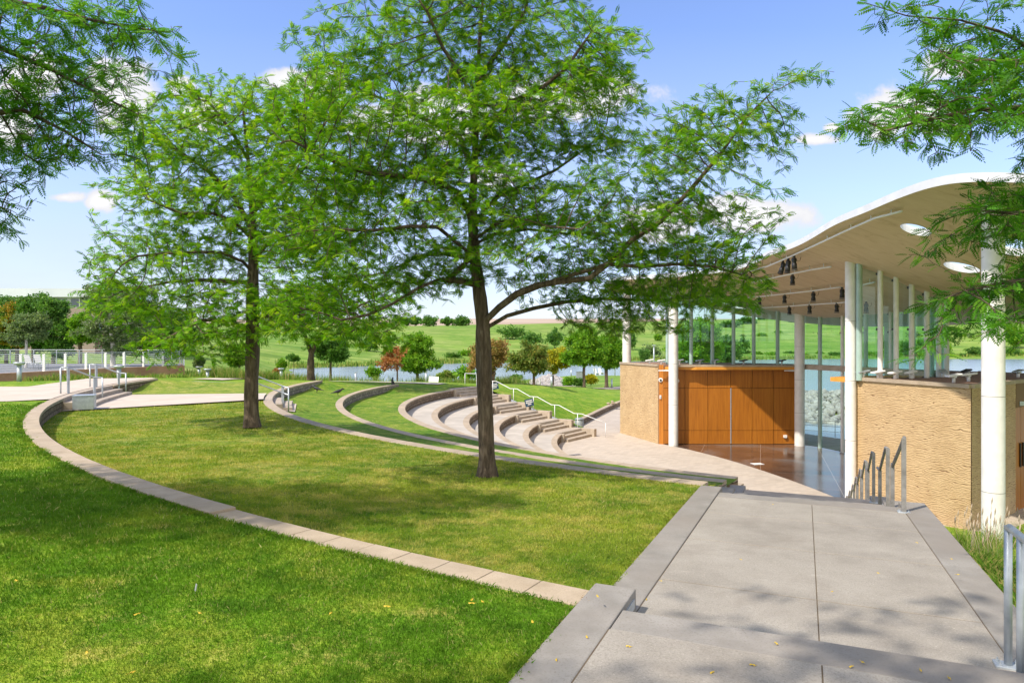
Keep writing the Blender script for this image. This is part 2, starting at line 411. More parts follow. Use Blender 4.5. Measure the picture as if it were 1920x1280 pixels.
def m_bark(name, a, b, c3):
    t = NT(name); v = t.mapping((14, 14, 2.2)); n = t.noise(1, 8, .7, v, .6); v2 = t.mapping((30, 30, 7)); n2 = t.noise(1, 5, .6, v2)
    c = t.ramp(n, [(.34, a), (.52, b), (.72, c3)])
    return t.set(c, .95, t.bump(n2, .6, .02, t.bump(n, 1.0, .05)))
MT['bark'] = m_bark('honeylocust_bark', (.040,.027,.018), (.12,.085,.057), (.25,.195,.145))
MT['bark_pale'] = m_bark('birch_bark', (.32,.30,.28), (.62,.60,.57), (.75,.73,.70))

def m_leaf(name, dark, mid, light, trans=.38, vmix=True):
    t = NT(name); at_ = t.N.new('ShaderNodeAttribute'); at_.attribute_name = 'var'
    c = t.ramp(at_.outputs['Fac'], [(.05, dark), (.5, mid), (.96, light)])
    t.set(c, .5, spec=.2)
    tr = t.N.new('ShaderNodeBsdfTranslucent'); hs = t.mix(1.0, c, (1.35,1.35,.6), 'MULTIPLY'); t.L.new(hs, tr.inputs[0])
    mx = t.N.new('ShaderNodeMixShader'); mx.inputs[0].default_value = trans
    t.L.new(t.p.outputs[0], mx.inputs[1]); t.L.new(tr.outputs[0], mx.inputs[2]); t.L.new(mx.outputs[0], t.out.inputs[0]); return t.m
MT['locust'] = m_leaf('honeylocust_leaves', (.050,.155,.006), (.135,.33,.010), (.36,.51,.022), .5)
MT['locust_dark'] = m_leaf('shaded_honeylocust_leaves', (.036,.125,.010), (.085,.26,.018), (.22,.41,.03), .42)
MT['maple'] = m_leaf('maple_leaves', (.06,.17,.01), (.15,.34,.02), (.32,.46,.035))
MT['deep'] = m_leaf('deep_green_leaves', (.04,.11,.02), (.09,.22,.035), (.20,.34,.06))
MT['greygreen'] = m_leaf('grey_green_leaves', (.07,.13,.05), (.15,.23,.09), (.27,.34,.15))
MT['olive'] = m_leaf('olive_leaves', (.07,.13,.022), (.18,.26,.05), (.40,.28,.08))
MT['rusty'] = m_leaf('red_brown_leaves', (.24,.09,.03), (.42,.17,.07), (.46,.27,.11))
MT['yellow'] = m_leaf('yellow_green_leaves', (.18,.24,.02), (.42,.42,.03), (.70,.52,.03))
MT['autumn2'] = m_leaf('olive_and_rust_leaves', (.12,.18,.03), (.32,.23,.08), (.46,.26,.11))
MT['autumn'] = m_leaf('turning_leaves', (.06,.15,.01), (.22,.26,.03), (.60,.22,.03))
MT['reed'] = m_leaf('reed_blades', (.07,.16,.02), (.17,.28,.04), (.38,.38,.12))
MT['tallgrass'] = m_leaf('tall_grass_blades', (.06,.15,.015), (.15,.28,.03), (.42,.34,.14))
MT['clip'] = m_leaf('dry_brown_clippings', (.10,.06,.03), (.18,.11,.05), (.30,.20,.08), .05)
MT['litter'] = m_leaf('fallen_yellow_leaf', (.55,.38,.04), (.70,.50,.06), (.8,.6,.12), .1)

LAWN = dict(g0=(.060,.150,.008), g1=(.135,.275,.014), y0=(.34,.385,.045), y1=(.54,.46,.13))
def lawn_colour(t, dryness):
    """patchy turf: green with yellow and straw patches, more of them where dryness is high"""
    n = t.noise(.55, 6, .62); n2 = t.noise(3.2, 5, .6); n3 = t.noise(22, 4, .6)
    c = t.ramp(n2, [(.3, LAWN['g0']), (.7, LAWN['g1'])])
    f = t.math('ADD', t.math('ADD', t.math('MULTIPLY', n, .55), t.math('MULTIPLY', t.noise(2.4, 6, .7), .5)), t.math('MULTIPLY', n3, .25))
    c = t.mix(t.math('MULTIPLY', t.ramp(f, [(.66-dryness*.12, (0,0,0)), (.86-dryness*.10, (1,1,1))]), .9), c, LAWN['y0'])
    f2 = t.math('ADD', t.math('MULTIPLY', t.noise(1.8, 7, .75), 1.0), t.math('MULTIPLY', n3, .22))
    c = t.mix(t.math('MULTIPLY', t.ramp(f2, [(.70-dryness*.10, (0,0,0)), (.85-dryness*.10, (1,1,1))]), .75), c, LAWN['y1'])
    return c, n3
def m_lawn(name, dry, dark=1.0):
    t = NT(name); c, n3 = lawn_colour(t, dry)
    f = t.noise(120, 4, .7); c = t.mix(t.math('MULTIPLY', t.ramp(f, [(.3,(1,1,1)),(.6,(0,0,0))]), .4), c, (.02,.055,.006))
    f3 = t.noise(9, 7, .8); c = t.mix(t.math('MULTIPLY', t.ramp(f3, [(.38,(1,1,1)),(.55,(0,0,0))]), .6), c, (.045,.12,.012)); c = t.mix(t.math('MULTIPLY', t.ramp(f3, [(.56,(0,0,0)),(.68,(1,1,1))]), .5), c, (.42,.42,.14))
    return t.set(c, .9, t.bump(f, .8, .03), spec=.15)
def m_blade(name, dry):
    t = NT(name); c, n3 = lawn_colour(t, dry); at_ = t.N.new('ShaderNodeAttribute'); at_.attribute_name = 'var'
    c = t.mix(t.ramp(at_.outputs['Fac'], [(.955, (0,0,0)), (.97, (.8,.8,.8))]), c, (.42,.38,.16))
    t.set(c, .6, spec=.2)
    tr = t.N.new('ShaderNodeBsdfTranslucent'); t.L.new(t.mix(1.0, c, (1.3,1.3,.6), 'MULTIPLY'), tr.inputs[0])
    mx = t.N.new('ShaderNodeMixShader'); mx.inputs[0].default_value = .35
    t.L.new(t.p.outputs[0], mx.inputs[1]); t.L.new(tr.outputs[0], mx.inputs[2]); t.L.new(mx.outputs[0], t.out.inputs[0]); return t.m
MT['lawn_lush'] = m_lawn('lush_lawn', 0); MT['lawn_dry'] = m_lawn('dry_lawn', 1.15); MT['lawn_low'] = m_lawn('lower_lawn', .6)
MT['blade_lush'] = m_blade('lush_blades', -.05); MT['blade_dry'] = m_blade('dry_blades', 1.15)
def m_ground():
    t = NT('meadow_ground'); c, n3 = lawn_colour(t, .45)
    a = t.noise(.035, 6, .6); b = t.noise(.25, 6, .7)
    far = t.ramp(b, [(.3, (.08,.16,.025)), (.5, (.17,.27,.045)), (.72, (.34,.35,.12))])
    mid = t.ramp(a, [(.35, (.10,.23,.025)), (.5, (.19,.29,.05)), (.65, (.31,.34,.11))])
    far = t.mix(.5, far, mid); sk = t.noise(.12, 7, .75, t.mapping((.35,1.6,1))); far = t.mix(t.math('MULTIPLY', t.ramp(sk, [(.42,(1,1,1)),(.55,(0,0,0))]), .55), far, (.055,.13,.02)); far = t.mix(t.math('MULTIPLY', t.ramp(sk, [(.58,(0,0,0)),(.70,(1,1,1))]), .6), far, (.42,.40,.17))
    sep = t.N.new('ShaderNodeSeparateXYZ'); t.L.new(t.pos, sep.inputs[0])
    y = t.N.new('ShaderNodeMapRange'); y.inputs['From Min'].default_value = 55; y.inputs['From Max'].default_value = 95; t.L.new(sep.outputs[1], y.inputs[0])
    xm = t.N.new('ShaderNodeMapRange'); xm.inputs['From Min'].default_value = -24; xm.inputs['From Max'].default_value = -30; t.L.new(sep.outputs[0], xm.inputs[0])
    c = t.mix(t.math('MAXIMUM', y.outputs[0], 0.0), c, far)
    yf = t.N.new('ShaderNodeMapRange'); yf.inputs['From Min'].default_value = 560; yf.inputs['From Max'].default_value = 800; t.L.new(sep.outputs[1], yf.inputs[0])
    c = t.mix(yf.outputs[0], c, t.ramp(t.noise(.004, 4, .6), [(.35, (.33,.24,.18)), (.7, (.44,.36,.29))]))
    f = t.noise(18, 4, .7)
    return t.set(c, .95, t.bump(t.noise(1.5, 6, .7), .5, .3, t.bump(f, .6, .04)), spec=.1)
MT['ground'] = m_ground()

def m_water():
    t = NT('lake_water'); n = t.noise(.9, 5, .6, t.mapping((.35, 1.6, 1))); n2 = t.noise(.05, 3)
    c = t.ramp(n2, [(.3, (.17,.21,.26)), (.7, (.23,.27,.32))])
    return t.set(c, .18, t.bump(n, .3, .12), spec=.5)
MT['water'] = m_water()

def m_glass():
    t = NT('green_tinted_glass'); t.N.remove(t.p)
    tr = t.N.new('ShaderNodeBsdfTransparent'); tr.inputs[0].default_value = (.84,.95,.92,1)
    gl = t.N.new('ShaderNodeBsdfGlossy'); gl.inputs['Roughness'].default_value = .01; gl.inputs[0].default_value = (.8,.95,.92,1)
    lw = t.N.new('ShaderNodeLayerWeight'); lw.inputs[0].default_value = .5
    mx = t.N.new('ShaderNodeMixShader'); t.L.new(t.math('ADD', t.math('MULTIPLY', t.math('POWER', lw.outputs['Facing'], 5.0), .35), .03), mx.inputs[0])
    t.L.new(tr.outputs[0], mx.inputs[1]); t.L.new(gl.outputs[0], mx.inputs[2]); t.L.new(mx.outputs[0], t.out.inputs[0]); return t.m
MT['glass'] = m_glass()
MT['fin'] = M_stone('green_glass_fin', (.30,.42,.38), (.40,.52,.47), 2, .25, .02, 30, .001)
def m_brick(name):
    t = NT(name); br = t.N.new('ShaderNodeTexBrick'); t.L.new(t.tc.outputs['Object'], br.inputs['Vector'])
    br.inputs['Scale'].default_value = 2; br.inputs['Color1'].default_value = (.22,.09,.06,1); br.inputs['Color2'].default_value = (.17,.07,.05,1); br.inputs['Mortar'].default_value = (.25,.2,.17,1)
    return t.set(br.outputs['Color'], .9)
MT['brick'] = m_brick('red_brick')
t = NT('window_glass'); MT['window'] = t.set((.05,.09,.13), .08, spec=.8)

# ------------------------------------------------------------------ site geometry (X right, Y away, H metres below the camera)
CX, CY = 20.26, 38.49                      # centre of the concentric seat walls
def pol(r, deg): a = R(deg); return (CX+r*math.cos(a), CY+r*math.sin(a))
OW = np.array((0.783, 4.845)); AW = R(23.2)
U = np.array((math.sin(AW), math.cos(AW))); NN = np.array((math.cos(AW), -math.sin(AW)))
def wp(s, t): p = OW+U*s+NN*t; return (p[0], p[1])       # along / across the stepped walkway
TW, KW = 2.42, 0.33                        # clear width, kerb width
NOS = [6.0, 8.2, 10.7, 12.4, 13.9, 15.3, 16.6, 18.0, 19.4]      # top nosing of each flight of three risers
HL = [2.04]; 
def landing_H(s):
    if s < 0: return 1.90
    if s <= 6.0: return 2.06+s*.0375
    k = sum(1 for n in NOS if s > n)
    return 2.285+.447*k
def kerb_theta(r, t=-KW):
    """polar angle at which circle r meets the left kerb"""
    p0 = OW+NN*t-np.array((CX, CY)); b = p0@U; c = p0@p0-r*r; s = -b-math.sqrt(max(b*b-c, 0)); p = p0+U*s
    return math.degrees(math.atan2(p[1], p[0])) % 360
def kerb_s(r, t=-KW):
    p0 = OW+NN*t-np.array((CX, CY)); b = p0@U; c = p0@p0-r*r; return -b-math.sqrt(max(b*b-c, 0))
WALLS = {1:(38.57,38.89,1.90), 2:(31.86,32.22,2.36), 3:(28.93,29.25,2.88), 4:(25.97,26.32,3.37),
         5:(24.3,24.65,3.86), 6:(22.63,22.98,4.35), 7:(20.97,21.32,4.84), 8:(19.32,19.67,5.33), 9:(17.68,18.03,5.82)}
STA, STB = np.array((-4.0, 48.0)), np.array((3.26, 43.0))          # near edge of the far flight of steps, top and bottom
STU = (STB-STA)/np.linalg.norm(STB-STA); STN = np.array((-STU[1], STU[0])); STW = 3.1
def stp(k, w): p = STA+STU*k+STN*w; return (p[0], p[1])
def end_theta(r):
    """polar angle at which circle r meets the near edge of the far steps"""
    p0 = STA-np.array((CX, CY)); b = p0@STU; c = p0@p0-r*r; s = -b-math.sqrt(b*b-c); p = p0+STU*s
    return math.degrees(math.atan2(p[1], p[0])) % 360
def end_k(r):
    p0 = STA-np.array((CX, CY)); b = p0@STU; c = p0@p0-r*r; return -b-math.sqrt(b*b-c)
WR = [(4.6,49.2),(5.2,51.2),(6.3,54.6),(7.5,58.2),(8.9,62.2),(10.5,66.5),(12.2,70.5)]    # low curved wall by the plaza (inner face)
def arc(r, a0, a1, step=.35):
    n = max(2, int(abs(R(a1-a0))*r/step)); return [pol(r, a0+(a1-a0)*i/n) for i in range(n+1)]
def lerp(a, b, t): return a+(b-a)*t

far_edge = [stp(k, STW+.32) for k in (0, 1.8, 3.5, 5.3, 7.0, 8.8)]
ctrl = []
def C(x, y, h): ctrl.append((x, y, h))
for th in range(186, 241, 3): p = pol(39.05, th); C(p[0], p[1], 1.92)
for th in range(188, 216, 6): p = pol(43, th); C(p[0], p[1], 1.92)
C(*wp(-2,-.45),1.90); C(*wp(-3.5,-.45),1.885); C(-.6,5.0,1.90); C(-3,6.2,1.90); C(-5,7.5,1.90)
for p in ((0,0),(-4,2),(-4,-6),(3,-8),(-10,5),(-16,0),(-10,-15)): C(*p, 1.84)
C(-20,12,1.85); C(-28,18,1.88); C(-36,26,1.88); C(-30,30,1.95); C(-24,31,1.98); C(-22,36,2.0); C(-40,38,2.2); C(-28,37,2.2)
C(-60,10,1.7); C(-80,-20,1.5); C(-26,44,2.42); C(-23.5,51.3,2.5); C(-25.6,47,2.45); C(-21,44,2.35); C(-18.5,50,2.95); C(-21,54,2.95)
C(-18.6,36.4,2.0); C(-16.5,38,2.25); C(-15.5,41,2.38); C(-13.5,46,2.6); C(*pol(32.4,173.5),2.5); C(*pol(32,176),2.45); C(-9.9,44.4,2.8)
C(*pol(29.3,163.5),3.05); C(*pol(27.5,161),3.2); C(*stp(-.6,0),3.36); C(*stp(-.6,3),3.36); C(*stp(-1.4,1.5),3.3); C(-8,50,3.15)
C(-15.5,68,4.1); C(-8.6,68,4.1); C(0,68,4.25); C(4,68,4.5); C(12.4,85,5.8); C(16,85,6.0); C(8,75,5.05); C(-30,66,3.6)
for i, p in enumerate(far_edge): C(p[0]+.3, p[1]+.4, [3.42,4.0,4.6,5.1,5.6,6.05][i])
for (x, y) in WR: C(x-.35, y+.15, 5.86)
C(0,58,4.15); C(3,60,4.9); C(6,68,5.2)
C(-15,80,5.6); C(-5,82,5.8); C(5,86,5.9); C(-40,84,4.4); C(-60,100,2.6); C(-30,100,6.6); C(-10,100,7.1); C(4,100,7.0)
C(14,110,6.35); C(24,112,6.3); C(10,128,6.4); C(22,130,6.5); C(34,122,6.6); C(18,95,6.0); C(17,76,6.35); C(15,62,6.9); C(24,52,8.6); C(30,46,8.6); C(34,54,8.4); C(14,56,6.9); C(22,57,8.4); C(30,62,7.6); C(34,72,7.0); C(42,84,6.7); C(55,86,6.8); C(50,66,7.6); C(27,40,8.4); C(44,96,8.4); C(30,92,8.0)
C(27,20,6.3); C(17.5,18,5.6); C(13,15,4.6); C(20,10,4.2); C(30,10,4.8); C(8,6,3.2); C(10,10,4.2); C(6.9,9.3,3.1); C(5.5,5.6,2.65); C(5.5,2,2.2)
C(*wp(10,3.2),4.2); C(*wp(14,3.2),5.2); C(*wp(18,3.2),5.8); C(15.2,22.2,6.15); C(19.5,25.3,6.2); C(24,22,6.1); C(40,10,5.5); C(60,0,5)
for p in ((-58,176),(-20,120),(-5,122),(40,140),(60,110),(100,90),(150,100),(200,150)): C(*p, 7.4)
for p in ((-45,150),(-20,170),(10,180),(50,200),(100,200),(120,250),(180,240),(0,200),(60,150),(100,140),(0,145)): C(*p, 9.5)
for p in ((-62,190),(-40,214),(-20,232),(10,244),(40,255),(80,272),(130,290),(200,294),(260,296)): C(*p, 6.9)
C(-75,120,1.3); C(-90,110,1.2); C(-110,140,0); C(-60,70,2.6); C(-60,150,3.0); C(-50,120,4.6); C(-80,200,2); C(-80,240,1); C(-40,260,4.2); C(-120,320,-5); C(-160,200,-1)
C(-30,300,1.5); C(20,300,2); C(-60,420,-9.0); C(0,430,-9.6); C(40,440,-10); C(100,330,1.5); C(160,340,2.0); C(240,340,2); C(80,380,-4.5); C(150,400,-6); C(220,400,-6)
C(100,470,-14.0); C(180,470,-15.2); C(260,470,-16); C(350,400,-8); C(400,300,2); C(-200,450,-12); C(330,200,7); C(300,100,7)
for p in ((-400,700),(0,700),(400,700),(-200,800),(200,800)): C(*p, -12)
for p in ((-900,1300),(-300,1300),(300,1300),(900,1300),(600,1300),(0,1300)): C(*p, -42)
for p in ((-2500,3000),(0,3000),(2500,3000)): C(*p, -80)
for p in ((-1500,-1500),(1500,-1500),(1500,500),(-1500,500)): C(*p, 0)
HG = RBF(ctrl, 2.0)

def tri_fill(a): return a
# amphitheatre outline: ground sheet lies outside it
AP = []
th1 = kerb_theta(38.73)
AP += arc(38.73, th1, 185.0)                               # under the cap of wall 1
AP += [pol(38.2, 184.6), pol(32.2, 174.8)]
AP += [pol(32.0, 174.6), pol(29.2, 164.6), pol(29.0, 164.4), pol(26.3, end_theta(26.15)), stp(-.9, 0.0), stp(-.9, STW+.15)]
AP += [stp(k, STW+.15) for k in (1.8, 3.5, 5.3, 7.0, 8.8)]
AP += [(x-.2, y+.08) for (x, y) in WR]
AP += [(13.5,70.5),(12,62),(11.5,55),(12,50),(19,49),(22.5,42),(24.5,36),(26,30),(22,26.4),(18.5,24),(15.4,21.6),(13.3,24.5)]
AP += [wp(20.6, TW+KW-.05), wp(-9, TW+KW-.05), wp(-9, -KW+.05)]
AP += [wp(kerb_s(38.73)-.02, -KW+.05)]
AP = resample(AP, .5)
apa = np.array(AP)
# scattered points outside
def ring_pts(step, x0, x1, y0, y1, hole=None):
    gx, gy = np.meshgrid(np.arange(x0, x1+.01, step), np.arange(y0, y1+.01, step)); P = np.column_stack([gx.ravel(), gy.ravel()])
    if hole is not None: P = P[~((P[:,0] > hole[0]) & (P[:,0] < hole[1]) & (P[:,1] > hole[2]) & (P[:,1] < hole[3]))]
    return P
P1 = ring_pts(1.0, -44, 44, -12, 76); P1 += rng.uniform(-.1, .1, P1.shape)
P1 = P1[~inpoly(P1, AP)]; d = np.array([np.min(np.hypot(apa[:,0]-p[0], apa[:,1]-p[1])) for p in P1]); P1 = P1[d > .35]
P2 = ring_pts(3.2, -120, 130, -60, 140, (-44.5,44.5,-12.5,76.5)); P3 = ring_pts(9, -330, 430, -150, 520, (-121,131,-61,141))
P4 = ring_pts(60, -2000, 2000, -1000, 2000, (-331,431,-151,521)); P5 = ring_pts(1000, -9000, 9000, -9000, 12000, (-2001,2001,-1001,2001))
def hg_z(x, y):
    h = HG(x, y); r = np.hypot(x, y)
    near = np.clip(1-(r-20)/40, 0, 1)
    h = h-(fbm(x*.5, y*.5)-.47)*.02*near
    far = np.clip((y-240)/100, 0, 1)*np.clip((700-np.abs(x))/300, 0, 1)
    h = h-(fbm(x*.012+5, y*.02)-.47)*3*far
    return CAMZ-h
V, F = region(AP, np.vstack([P1,P2,P3,P4,P5]), hg_z, outside=True)
tag(np_mesh('ground', V, F, MT['ground'], smooth=True), kind='structure')
# lake sheet
lake = [(-66,168),(-60,190),(-40,218),(-20,236),(10,248),(40,259),(80,276),(130,294),(260,302),(420,310),(420,36),(120,36),(60,36),(30,32),(25.5,36),(20,44.5),(18.5,46.5),(14,50),(12,58),(18,85),(-20,100),(-45,118)]
Vl, Fl = region(resample(lake, 20), grid_in(lake, 12), lambda x, y: np.full(len(x), Z(7.3)))
tag(np_mesh('lake', Vl, Fl, MT['water']), kind='structure')

def hpole(x, y): d = np.degrees(np.arctan2(y-CY, x-CX)) % 360; return np.hypot(x-CX, y-CY), d
def smooth(t): t = np.clip(t, 0, 1); return t*t*(3-2*t)
def HB(x, y):                                   # lawn between walls 1 and 2
    x = np.asarray(x, float); y = np.asarray(y, float); r, th = hpole(x, y)
    out = 2.07+(2.33-2.07)*smooth((236-th)/26); inn = 2.375
    base = inn+(out-inn)*np.clip((r-32.2)/(38.57-32.2), 0, 1)
    thend = 185-(38.6-r)/(38.6-32.0)*10.3
    w = smooth(1-(th-thend)/5.5)
    return base*(1-w)+HG(x, y)*w
def HC_(x, y):                                  # lawn between walls 2 and 3
    r, th = hpole(np.asarray(x, float), np.asarray(y, float))
    out = 2.50+(2.80-2.50)*smooth((232-th)/26); inn = 2.895
    base = inn+(out-inn)*np.clip((r-29.25)/(31.86-29.25), 0, 1)
    thend = 174.8-(32-r)/(32-29)*10.3
    w = smooth(1-(th-thend)/6)
    return base*(1-w)+HG(x, y)*w
def HD(x, y):                                   # lawn between walls 3 and 4
    r, th = hpole(np.asarray(x, float), np.asarray(y, float))
    out = 3.02+(3.33-3.02)*smooth((228-th)/26); inn = 3.385
    base = inn+(out-inn)*np.clip((r-26.3)/(28.93-26.3), 0, 1)
    w = smooth(1-(th-164.5+(29-r)*2)/6)
    return base*(1-w)+HG(x, y)*w
def zlump(f): return lambda x, y: CAMZ-f(x, y)+(fbm(x*.9, y*.9)-.47)*.05
def lawn_patch(name, ro, ri, the, ext, hf, mat, step):
    poly = arc(ro, kerb_theta(ro), the[0], .5)+ext+arc(ri, the[1], kerb_theta(ri), .5)
    poly = resample(poly, .5)
    V, F = region(poly, grid_in(poly, step), zlump(hf)); return tag(np_mesh(name, V, F, mat, smooth=True), kind='structure'), poly
_, polyB = lawn_patch('lawn', 38.70, 32.08, (185.0,174.8), [pol(38.2,184.6), pol(32.2,174.8)], HB, MT['lawn_dry'], .45)
_, polyC = lawn_patch('lawn', 31.98, 29.12, (174.6,164.6), [], HC_, MT['lawn_low'], .6)
_, polyD = lawn_patch('lawn', 29.06, 26.20, (164.4,end_theta(26.2)), [], HD, MT['lawn_low'], .6)

# plaza and terraces
plaza = [(1.5,44.5),(3.26,43.0),(5.2,45.2),(4.6,49.2),(5.2,51.2),(6.3,54.6),(7.5,58.2),(8.9,62.2),(10.5,66.5),(12.2,70.5),(13.5,70.5),(12,62),(11.5,55),(12,50),(19,49),(22.5,42),(24.5,36),(26,30),(22,26.4),(18.5,24),(15.4,21.6),wp(19.6,TW+KW)]+[wp(19.6,-KW)]+arc(17.9, kerb_theta(17.9), end_theta(17.9), .5)
V, F = region(resample(plaza, 1.0), grid_in(plaza, 2.0), lambda x, y: np.zeros(len(x)))
tag(np_mesh('plaza', V, F, MT['paver']), kind='structure')
for k in range(4, 9):
    ro, h = WALLS[k][0]+.05, WALLS[k+1][2]; ri = WALLS[k+1][1]-.01
    poly = arc(ro, kerb_theta(ro), end_theta(ro), .4)+[stp(end_k(ro), STW+.3), stp(end_k(ri), STW+.3)]+arc(ri, end_theta(ri), kerb_theta(ri), .4)
    mb = MB(); mb.prism(poly, Z(h)-.25, Z(h)); tag(mb.build('terrace', MT['terrace']), kind='structure')

# curved seat walls -----------------------------------------------------------
def ring_sector(mb, r0, r1, a0, a1, z0, z1, step=.35):
    n = max(1, int(abs(R(a1-a0))*r1/step+.5)); vs = []
    for i in range(n+1):
        a = a0+(a1-a0)*i/n
        for (r, z) in ((r0,z0),(r1,z0),(r1,z1),(r0,z1)): vs.append((*pol(r, a), z))
    fs = []
    for i in range(n):
        b = i*4
        for j in range(4): fs.append((b+j, b+(j+1)%4, b+4+(j+1)%4, b+4+j) if a1 > a0 else (b+j, b+4+j, b+4+(j+1)%4, b+(j+1)%4))
    fs += [(0,3,2,1),(n*4,n*4+1,n*4+2,n*4+3)] if a1 > a0 else [(0,1,2,3),(n*4,n*4+3,n*4+2,n*4+1)]
    mb.add(vs, fs)
def curved_wall(name, label, cat, r0, r1, a0, a1, htop, hbot, group, seg=.46, stone='stone', over=.03, capt=.085, drop_at=None, capmat='cap', cap_skip=None):
    w = thing(name, label, cat, (*pol((r0+r1)/2, a1), Z(hbot)), 0, group)
    inv = w.location.copy()
    f = MB(); ring_sector(f, r0+over, r1-.015, a0, a1, Z(hbot), Z(htop)-capt); o = f.build('wall_face', MT[stone], w); o.location = -inv
    c = MB(); n = max(1, int(abs(R(a1-a0))*r1/seg)); rj = random.Random(int(r0*10))
    for i in range(n):
        b0 = a0+(a1-a0)*i/n; b1 = a0+(a1-a0)*(i+1)/n; g = math.degrees(.004/r1)*(1 if a1 > a0 else -1)
        dz = rj.uniform(-.002, .002)
        if drop_at and b0 > drop_at: dz -= .03
        ring_sector(c, r0, r1, b0+g, b1-g, Z(htop)-capt+.001, Z(htop)+dz)
    o = c.build('cap', MT[capmat], w, bevel=.006); o.location = -inv
    return w
def theta_of(px, py, H): p = gp(px, py, H); return math.degrees(math.atan2(p.y-CY, p.x-CX)) % 360
tdrop = theta_of(390, 946, 1.9)
GW = 'curved stone walls round the amphitheatre'
k1 = kerb_theta(38.73)
curved_wall('curved_wall', 'long low curved wall with beige cap sweeping across the foreground lawn up to the grey box', 'garden wall', 38.57, 38.89, 203.9, k1, 1.90, 2.75, GW, drop_at=tdrop)
curved_wall('curved_wall', 'short curved stone wall beside the pale path past the left handrails', 'garden wall', 38.57, 38.89, 185.2, 193.2, 1.90, 2.75, GW)
curved_wall('curved_wall', 'second curved beige cap strip behind the big tree trunk, running to the walkway', 'garden wall', 31.86, 32.22, 200.6, kerb_theta(32.05), 2.36, 3.2, GW, stone='stone_grey')
curved_wall('curved_wall', 'short grey block wall behind the two crows on the grass', 'garden wall', 31.86, 32.22, 174.8, 194.4, 2.36, 3.2, GW, stone='stone_grey')
curved_wall('curved_wall', 'curved grass terrace wall with crows at its far end, left of the concrete seats', 'garden wall', 28.93, 29.25, 164.6, kerb_theta(29.1), 2.88, 3.7, GW, stone='stone_grey')
ordn = ['topmost and longest of the concrete seat tiers, against the grass', 'second curved seat tier from the top of the concrete terraces', 'third curved seat tier, half hidden by the big tree trunk',
        'fourth curved seat tier, just right of the big tree trunk', 'fifth curved seat tier, next to last above the plaza', 'lowest and smallest curved seat tier, on the plaza']
for i, k in enumerate(range(4, 10)):
    r0, r1, h = WALLS[k]; fl = (WALLS[k+1][2] if k < 9 else 6.31)
    w = curved_wall('seat_tier', ordn[i], 'seat wall', r0, r1 if k == 4 else r1-.004, end_theta(r0)+.6, kerb_theta(r0), h, fl+.02, 'curved seat tiers of the amphitheatre')
    e = MB(); a = end_theta(r0); p = pol(r0+.08, a+.4); rzz = R(a)
    e.box((p[0], p[1], (Z(h)+.012+Z(fl))/2), (.46, .34, Z(h)+.012-Z(fl)), rzz); o = e.build('end_pier', MT['step'], w, bevel=.01); o.location = -w.location
# low wall by the plaza
w = thing('low_wall', 'low curved stone wall between the right hand lawn and the plaza', 'garden wall', (*WR[0], 0))
f = MB(); c = MB(); 
def off(pts, d):
    out = []
    for i, p in enumerate(pts):
        a = np.array(pts[max(i-1,0)]); b = np.array(pts[min(i+1,len(pts)-1)]); t_ = (b-a)/np.linalg.norm(b-a); out.append((p[0]-t_[1]*d, p[1]+t_[0]*d))
    return out
WRs = []
for i in range(len(WR)-1):
    for j in range(4): WRs.append(tuple(lerp(np.array(WR[i]), np.array(WR[i+1]), j/4)))
WRs.append(WR[-1])
for q, (d0, d1, z0, z1) in enumerate(((.03,.33,-.02,.37),(0,.36,.371,.45))):
    A, B = off(WRs, d0), off(WRs, d1)
    for i in range(len(A)-1): (f if q == 0 else c).prism([A[i], A[i+1], B[i+1], B[i]], z0, z1)
for o in (f.build('wall_face', MT['stone'], w), c.build('cap', MT['cap'], w)): o.location = -w.location

# ------------------------------------------------------------------ walkway with steps
def quadH(s0, s1, t0, t1, h0, h1, mb, thick=.35):
    P = [wp(s0,t0), wp(s0,t1), wp(s1,t1), wp(s1,t0)]; hs = [h0,h0,h1,h1]
    vs = [(p[0],p[1],Z(h)-thick) for p,h in zip(P,hs)]+[(p[0],p[1],Z(h)) for p,h in zip(P,hs)]
    mb.add(vs, [(0,1,2,3)[::-1] if False else (3,2,1,0),(4,5,6,7),(0,1,5,4),(1,2,6,5),(2,3,7,6),(3,0,4,7)])
g = .004
up = MB(); 
for (t0, t1) in ((g, TW*.53-g), (TW*.53+g, TW-g)): quadH(-9, -.36, t0, t1, 1.86, 1.895, up)
tag(up.build('walkway', MT['concrete'], bevel=.004), kind='structure')
st = MB(); quadH(-.352, 0, g, TW+KW, 1.899, 1.90, st, .5)
tag(st.build('step', MT['kerb'], bevel=.008), 'single broad concrete step crossing the foreground walkway', 'step')
ln = MB(); cuts = [0.002, 1.35, 2.95, 4.45, 5.62]
for i in range(len(cuts)-1):
    for (t0, t1) in ((g, TW*.53-g), (TW*.53+g, TW-g)):
        quadH(cuts[i]+.007, cuts[i+1]-.007, t0, t1, landing_H(max(cuts[i],.001)), landing_H(cuts[i+1]), ln)
ln2 = MB(); quadH(5.625, 6.0, g, TW-g, landing_H(5.63)-.001, landing_H(6.0), ln2)
tag(ln.build('walkway', MT['concrete'], bevel=.003), kind='structure')
jf = MB()
for c_ in cuts[1:]: quadH(c_-.012, c_+.012, .01, TW-.01, landing_H(c_)+.004, landing_H(c_)+.004, jf, .03)
for t_ in (0, TW*.53, TW): quadH(.0, 5.99, t_-.012, t_+.012, landing_H(.001)+.006, landing_H(6.0)+.006, jf, .03); quadH(-9, -.36, t_-.012, t_+.012, 1.864, 1.901, jf, .03)
tag(jf.build('walkway_joints', MT['soil']), kind='structure')

